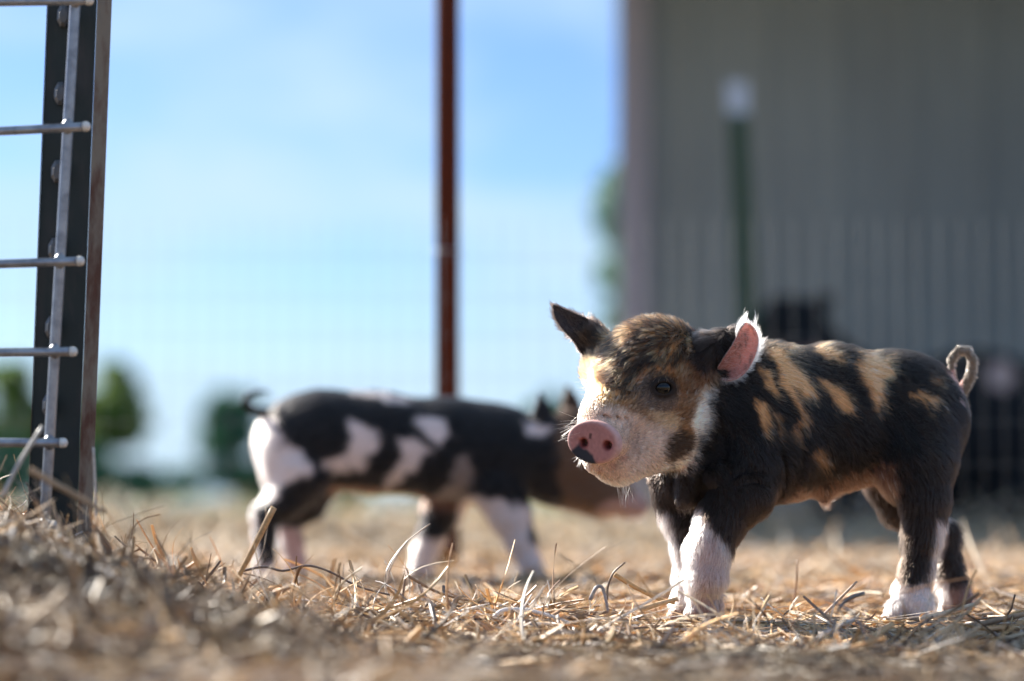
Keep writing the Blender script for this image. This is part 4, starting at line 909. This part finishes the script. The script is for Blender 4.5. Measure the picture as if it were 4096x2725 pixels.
def U(a, b, n): return rng.uniform(a, b, n)
parts = []
n = 34000; parts.append(strands(n, layout(n, .75, 2.3), U(.02, .09, n), .0010 + .0034 * rng.random(n) ** 2, rng.normal(.05, .16, n), .35, U(-.003, .013, n), pr, ns=6))
n = 2100; parts.append(strands(n, layout(n, 1.3, 2.1), U(.08, .19, n), U(.0012, .0026, n), rng.normal(.02, .06, n), .25, U(.004, .012, n), pr, ns=8))
n = 3500; parts.append(strands(n, layout(n, .75, 1.6), U(.02, .06, n), U(.002, .0045, n), rng.normal(.05, .2, n), .4, U(-.002, .010, n), pr, ns=5, flat=.12))
n = 56000; parts.append(strands(n, layout(n, .75, 2.3), U(.004, .020, n), U(.0008, .0030, n), rng.normal(.1, .35, n), .2, U(-.002, .009, n), pr, ns=3))
n = 450; parts.append(strands(n, layout(n, 1.2, 2.3), U(.012, .040, n), U(.0006, .0014, n), U(.6, 1.3, n), .35, U(-.002, .0, n), pr, ns=7))
prw = np.array([.12, .14, .24, .14, .10, .06, .08, .10, .02]); prw /= prw.sum()
def band(n): y = U(1.52, 1.84, n); return rng.uniform(-.16, .55, n), y
n = 2600; parts.append(strands(n, band(n), U(.025, .085, n), U(.0022, .0048, n), rng.normal(.06, .26, n), .7, U(.0, .010, n), prw, ns=9, flat=.10))
n = 260; parts.append(strands(n, band(n), U(.03, .07, n), U(.0010, .0024, n), U(.6, 1.4, n), 1.6, U(-.002, .002, n), prw, ns=11, flat=.12))
n = 3600; parts.append(strands(n, layout(n, 1.0, 2.3), U(.05, .12, n), U(.0006, .0012, n), rng.normal(.1, .2, n), .9, U(.0, .010, n), pr, ns=9))
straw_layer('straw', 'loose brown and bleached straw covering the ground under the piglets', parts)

def heap_xy(n):
    y = U(1.15, 1.95, n); x = -.42 + rng.random(n) ** 1.4 * .32 - .22 * (y - 1.5); return x, y
parts = []
n = 15000; parts.append(strands(n, heap_xy(n), U(.008, .055, n), .0008 + .0038 * rng.random(n) ** 2, rng.normal(.1, .32, n), .5, U(-.006, .014, n), prd))
n = 450; parts.append(strands(n, heap_xy(n), U(.02, .07, n), U(.0006, .0014, n), U(.5, 1.3, n), 1.0, U(-.004, .004, n), prd, ns=9))
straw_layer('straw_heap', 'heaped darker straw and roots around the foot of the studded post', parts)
parts = []
n = 30000; parts.append(strands(n, layout(n, 2.3, 5.0, pad=.2), U(.03, .12, n), U(.002, .006, n), rng.normal(.05, .18, n), .35, U(0, .010, n), prp, ns=4))
n = 42000; parts.append(strands(n, layout(n, 5.0, 11, pad=.3, powr=1.2), U(.06, .20, n), U(.005, .014, n), rng.normal(.08, .22, n), .35, U(0, .015, n), prp, ns=4))
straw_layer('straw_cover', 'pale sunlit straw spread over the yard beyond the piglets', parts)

# a few single stalks that stand out
def stalk(label, pts, D, r, col, n=8, dd=None, r1=None):
    pts = np.array(pts, float); k = max(8, len(pts) * 4); s = np.linspace(0, 1, len(pts)); t = np.linspace(0, 1, k)
    u = np.interp(t, s, pts[:, 0]); v = np.interp(t, s, pts[:, 1])
    if len(pts) > 2:
        for _ in range(3): u[1:-1] = (u[:-2] + 2 * u[1:-1] + u[2:]) / 4; v[1:-1] = (v[:-2] + 2 * v[1:-1] + v[2:]) / 4
    Dd = D + (np.linspace(0, dd, k) if dd else 0); W = P(u, v, Dd); origin = W[0]
    m = MB(); m.tube(W - origin, np.linspace(r, r1 or r * .7, k), 7)
    o = m.build('straw_stalk', None, None, smooth=True); o.location = origin
    mt = mat('stalk_straw', col, rough=.45, transl=.15, noise=(400, tuple(c * .6 for c in col), .45, .7)); o.data.materials.clear(); o.data.materials.append(mt)
    tag(o, label, 'straw stalk', 'straw stalks standing out of the litter')
stalk('thick tan stalk leaning up right in front of the spotted piglet\'s hind foot', [(940, 2330), (1000, 2220), (1095, 2030)], 1.64, .0017, (.60, .38, .18), r1=.0023)
stalk('long thin grey blade arching left of centre under the spotted piglet', [(950, 2290), (1060, 2262), (1130, 2290), (1230, 2255), (1330, 2290), (1430, 2350), (1560, 2380)], 1.72, .0010, (.22, .16, .13))
stalk('thin pale curved stem rising between the spotted piglet\'s legs', [(1545, 2365), (1555, 2280), (1620, 2170), (1720, 2095)], 1.75, .0007, (.62, .50, .40))
stalk('short upright stick with a branch bent off its top, at the centre', [(1606, 2450), (1612, 2380), (1622, 2302)], 1.70, .0011, (.34, .23, .16))
stalk('straight brown twig sloping down right from the upright stick', [(1628, 2302), (1740, 2368), (1850, 2400), (1980, 2418)], 1.70, .0011, (.36, .22, .12))
stalk('straight yellow stalk between the two piglets\' feet', [(1835, 2458), (1925, 2392)], 1.70, .0013, (.68, .48, .24))
stalk('white bleached blade lying curved below the snout', [(1975, 2470), (2010, 2436), (2120, 2440), (2220, 2470), (2300, 2502)], 1.66, .0016, (.86, .80, .76))
stalk('tall dark curled stem left of the front piglet\'s white forefoot', [(2428, 2400), (2430, 2345), (2452, 2290), (2500, 2250)], 1.70, .0009, (.24, .16, .11))
stalk('orange blade slanting up to the left of the white forefoot', [(2458, 2298), (2540, 2350), (2640, 2400), (2700, 2412)], 1.72, .0018, (.66, .40, .17))
stalk('grey looped blade beside the dark curled stem', [(2360, 2400), (2385, 2345), (2410, 2345), (2424, 2400), (2432, 2450)], 1.68, .0014, (.34, .32, .33))
stalk('thick tan stalk lying against the white forefoot', [(2560, 2440), (2640, 2415), (2712, 2395)], 1.68, .0022, (.72, .48, .26))
stalk('pale straight stalk leaning right between the piglet\'s legs', [(3290, 2465), (3360, 2395), (3428, 2326)], 1.72, .0012, (.60, .42, .30))
stalk('thin upright stem far back between the piglet\'s legs', [(3165, 2440), (3185, 2360), (3190, 2240)], 1.86, .0009, (.50, .30, .20))
stalk('tan stalk sloping up beside the far hind foot', [(3680, 2480), (3790, 2450), (3898, 2418)], 1.70, .0021, (.74, .56, .40))
stalk('long grey-brown stalk lying at the right edge', [(3780, 2530), (3900, 2502), (4110, 2455)], 1.66, .0026, (.36, .24, .15))
stalk('dark hooked twig at the right edge', [(4025, 2462), (4045, 2440), (4060, 2378)], 1.70, .0009, (.13, .08, .06))
stalk('long pale stem sloping under the wire panel at the left edge', [(10, 1990), (60, 1880), (170, 1705)], 1.50, .0018, (.52, .50, .46))
stalk('tan stem crossing the foot of the studded post', [(120, 1880), (200, 1925), (320, 1990), (420, 2050)], 1.42, .0022, (.46, .30, .17))
stalk('short pale stem upright beside the rusty flange', [(385, 2100), (382, 1960), (374, 1790)], 1.57, .0012, (.62, .56, .50))
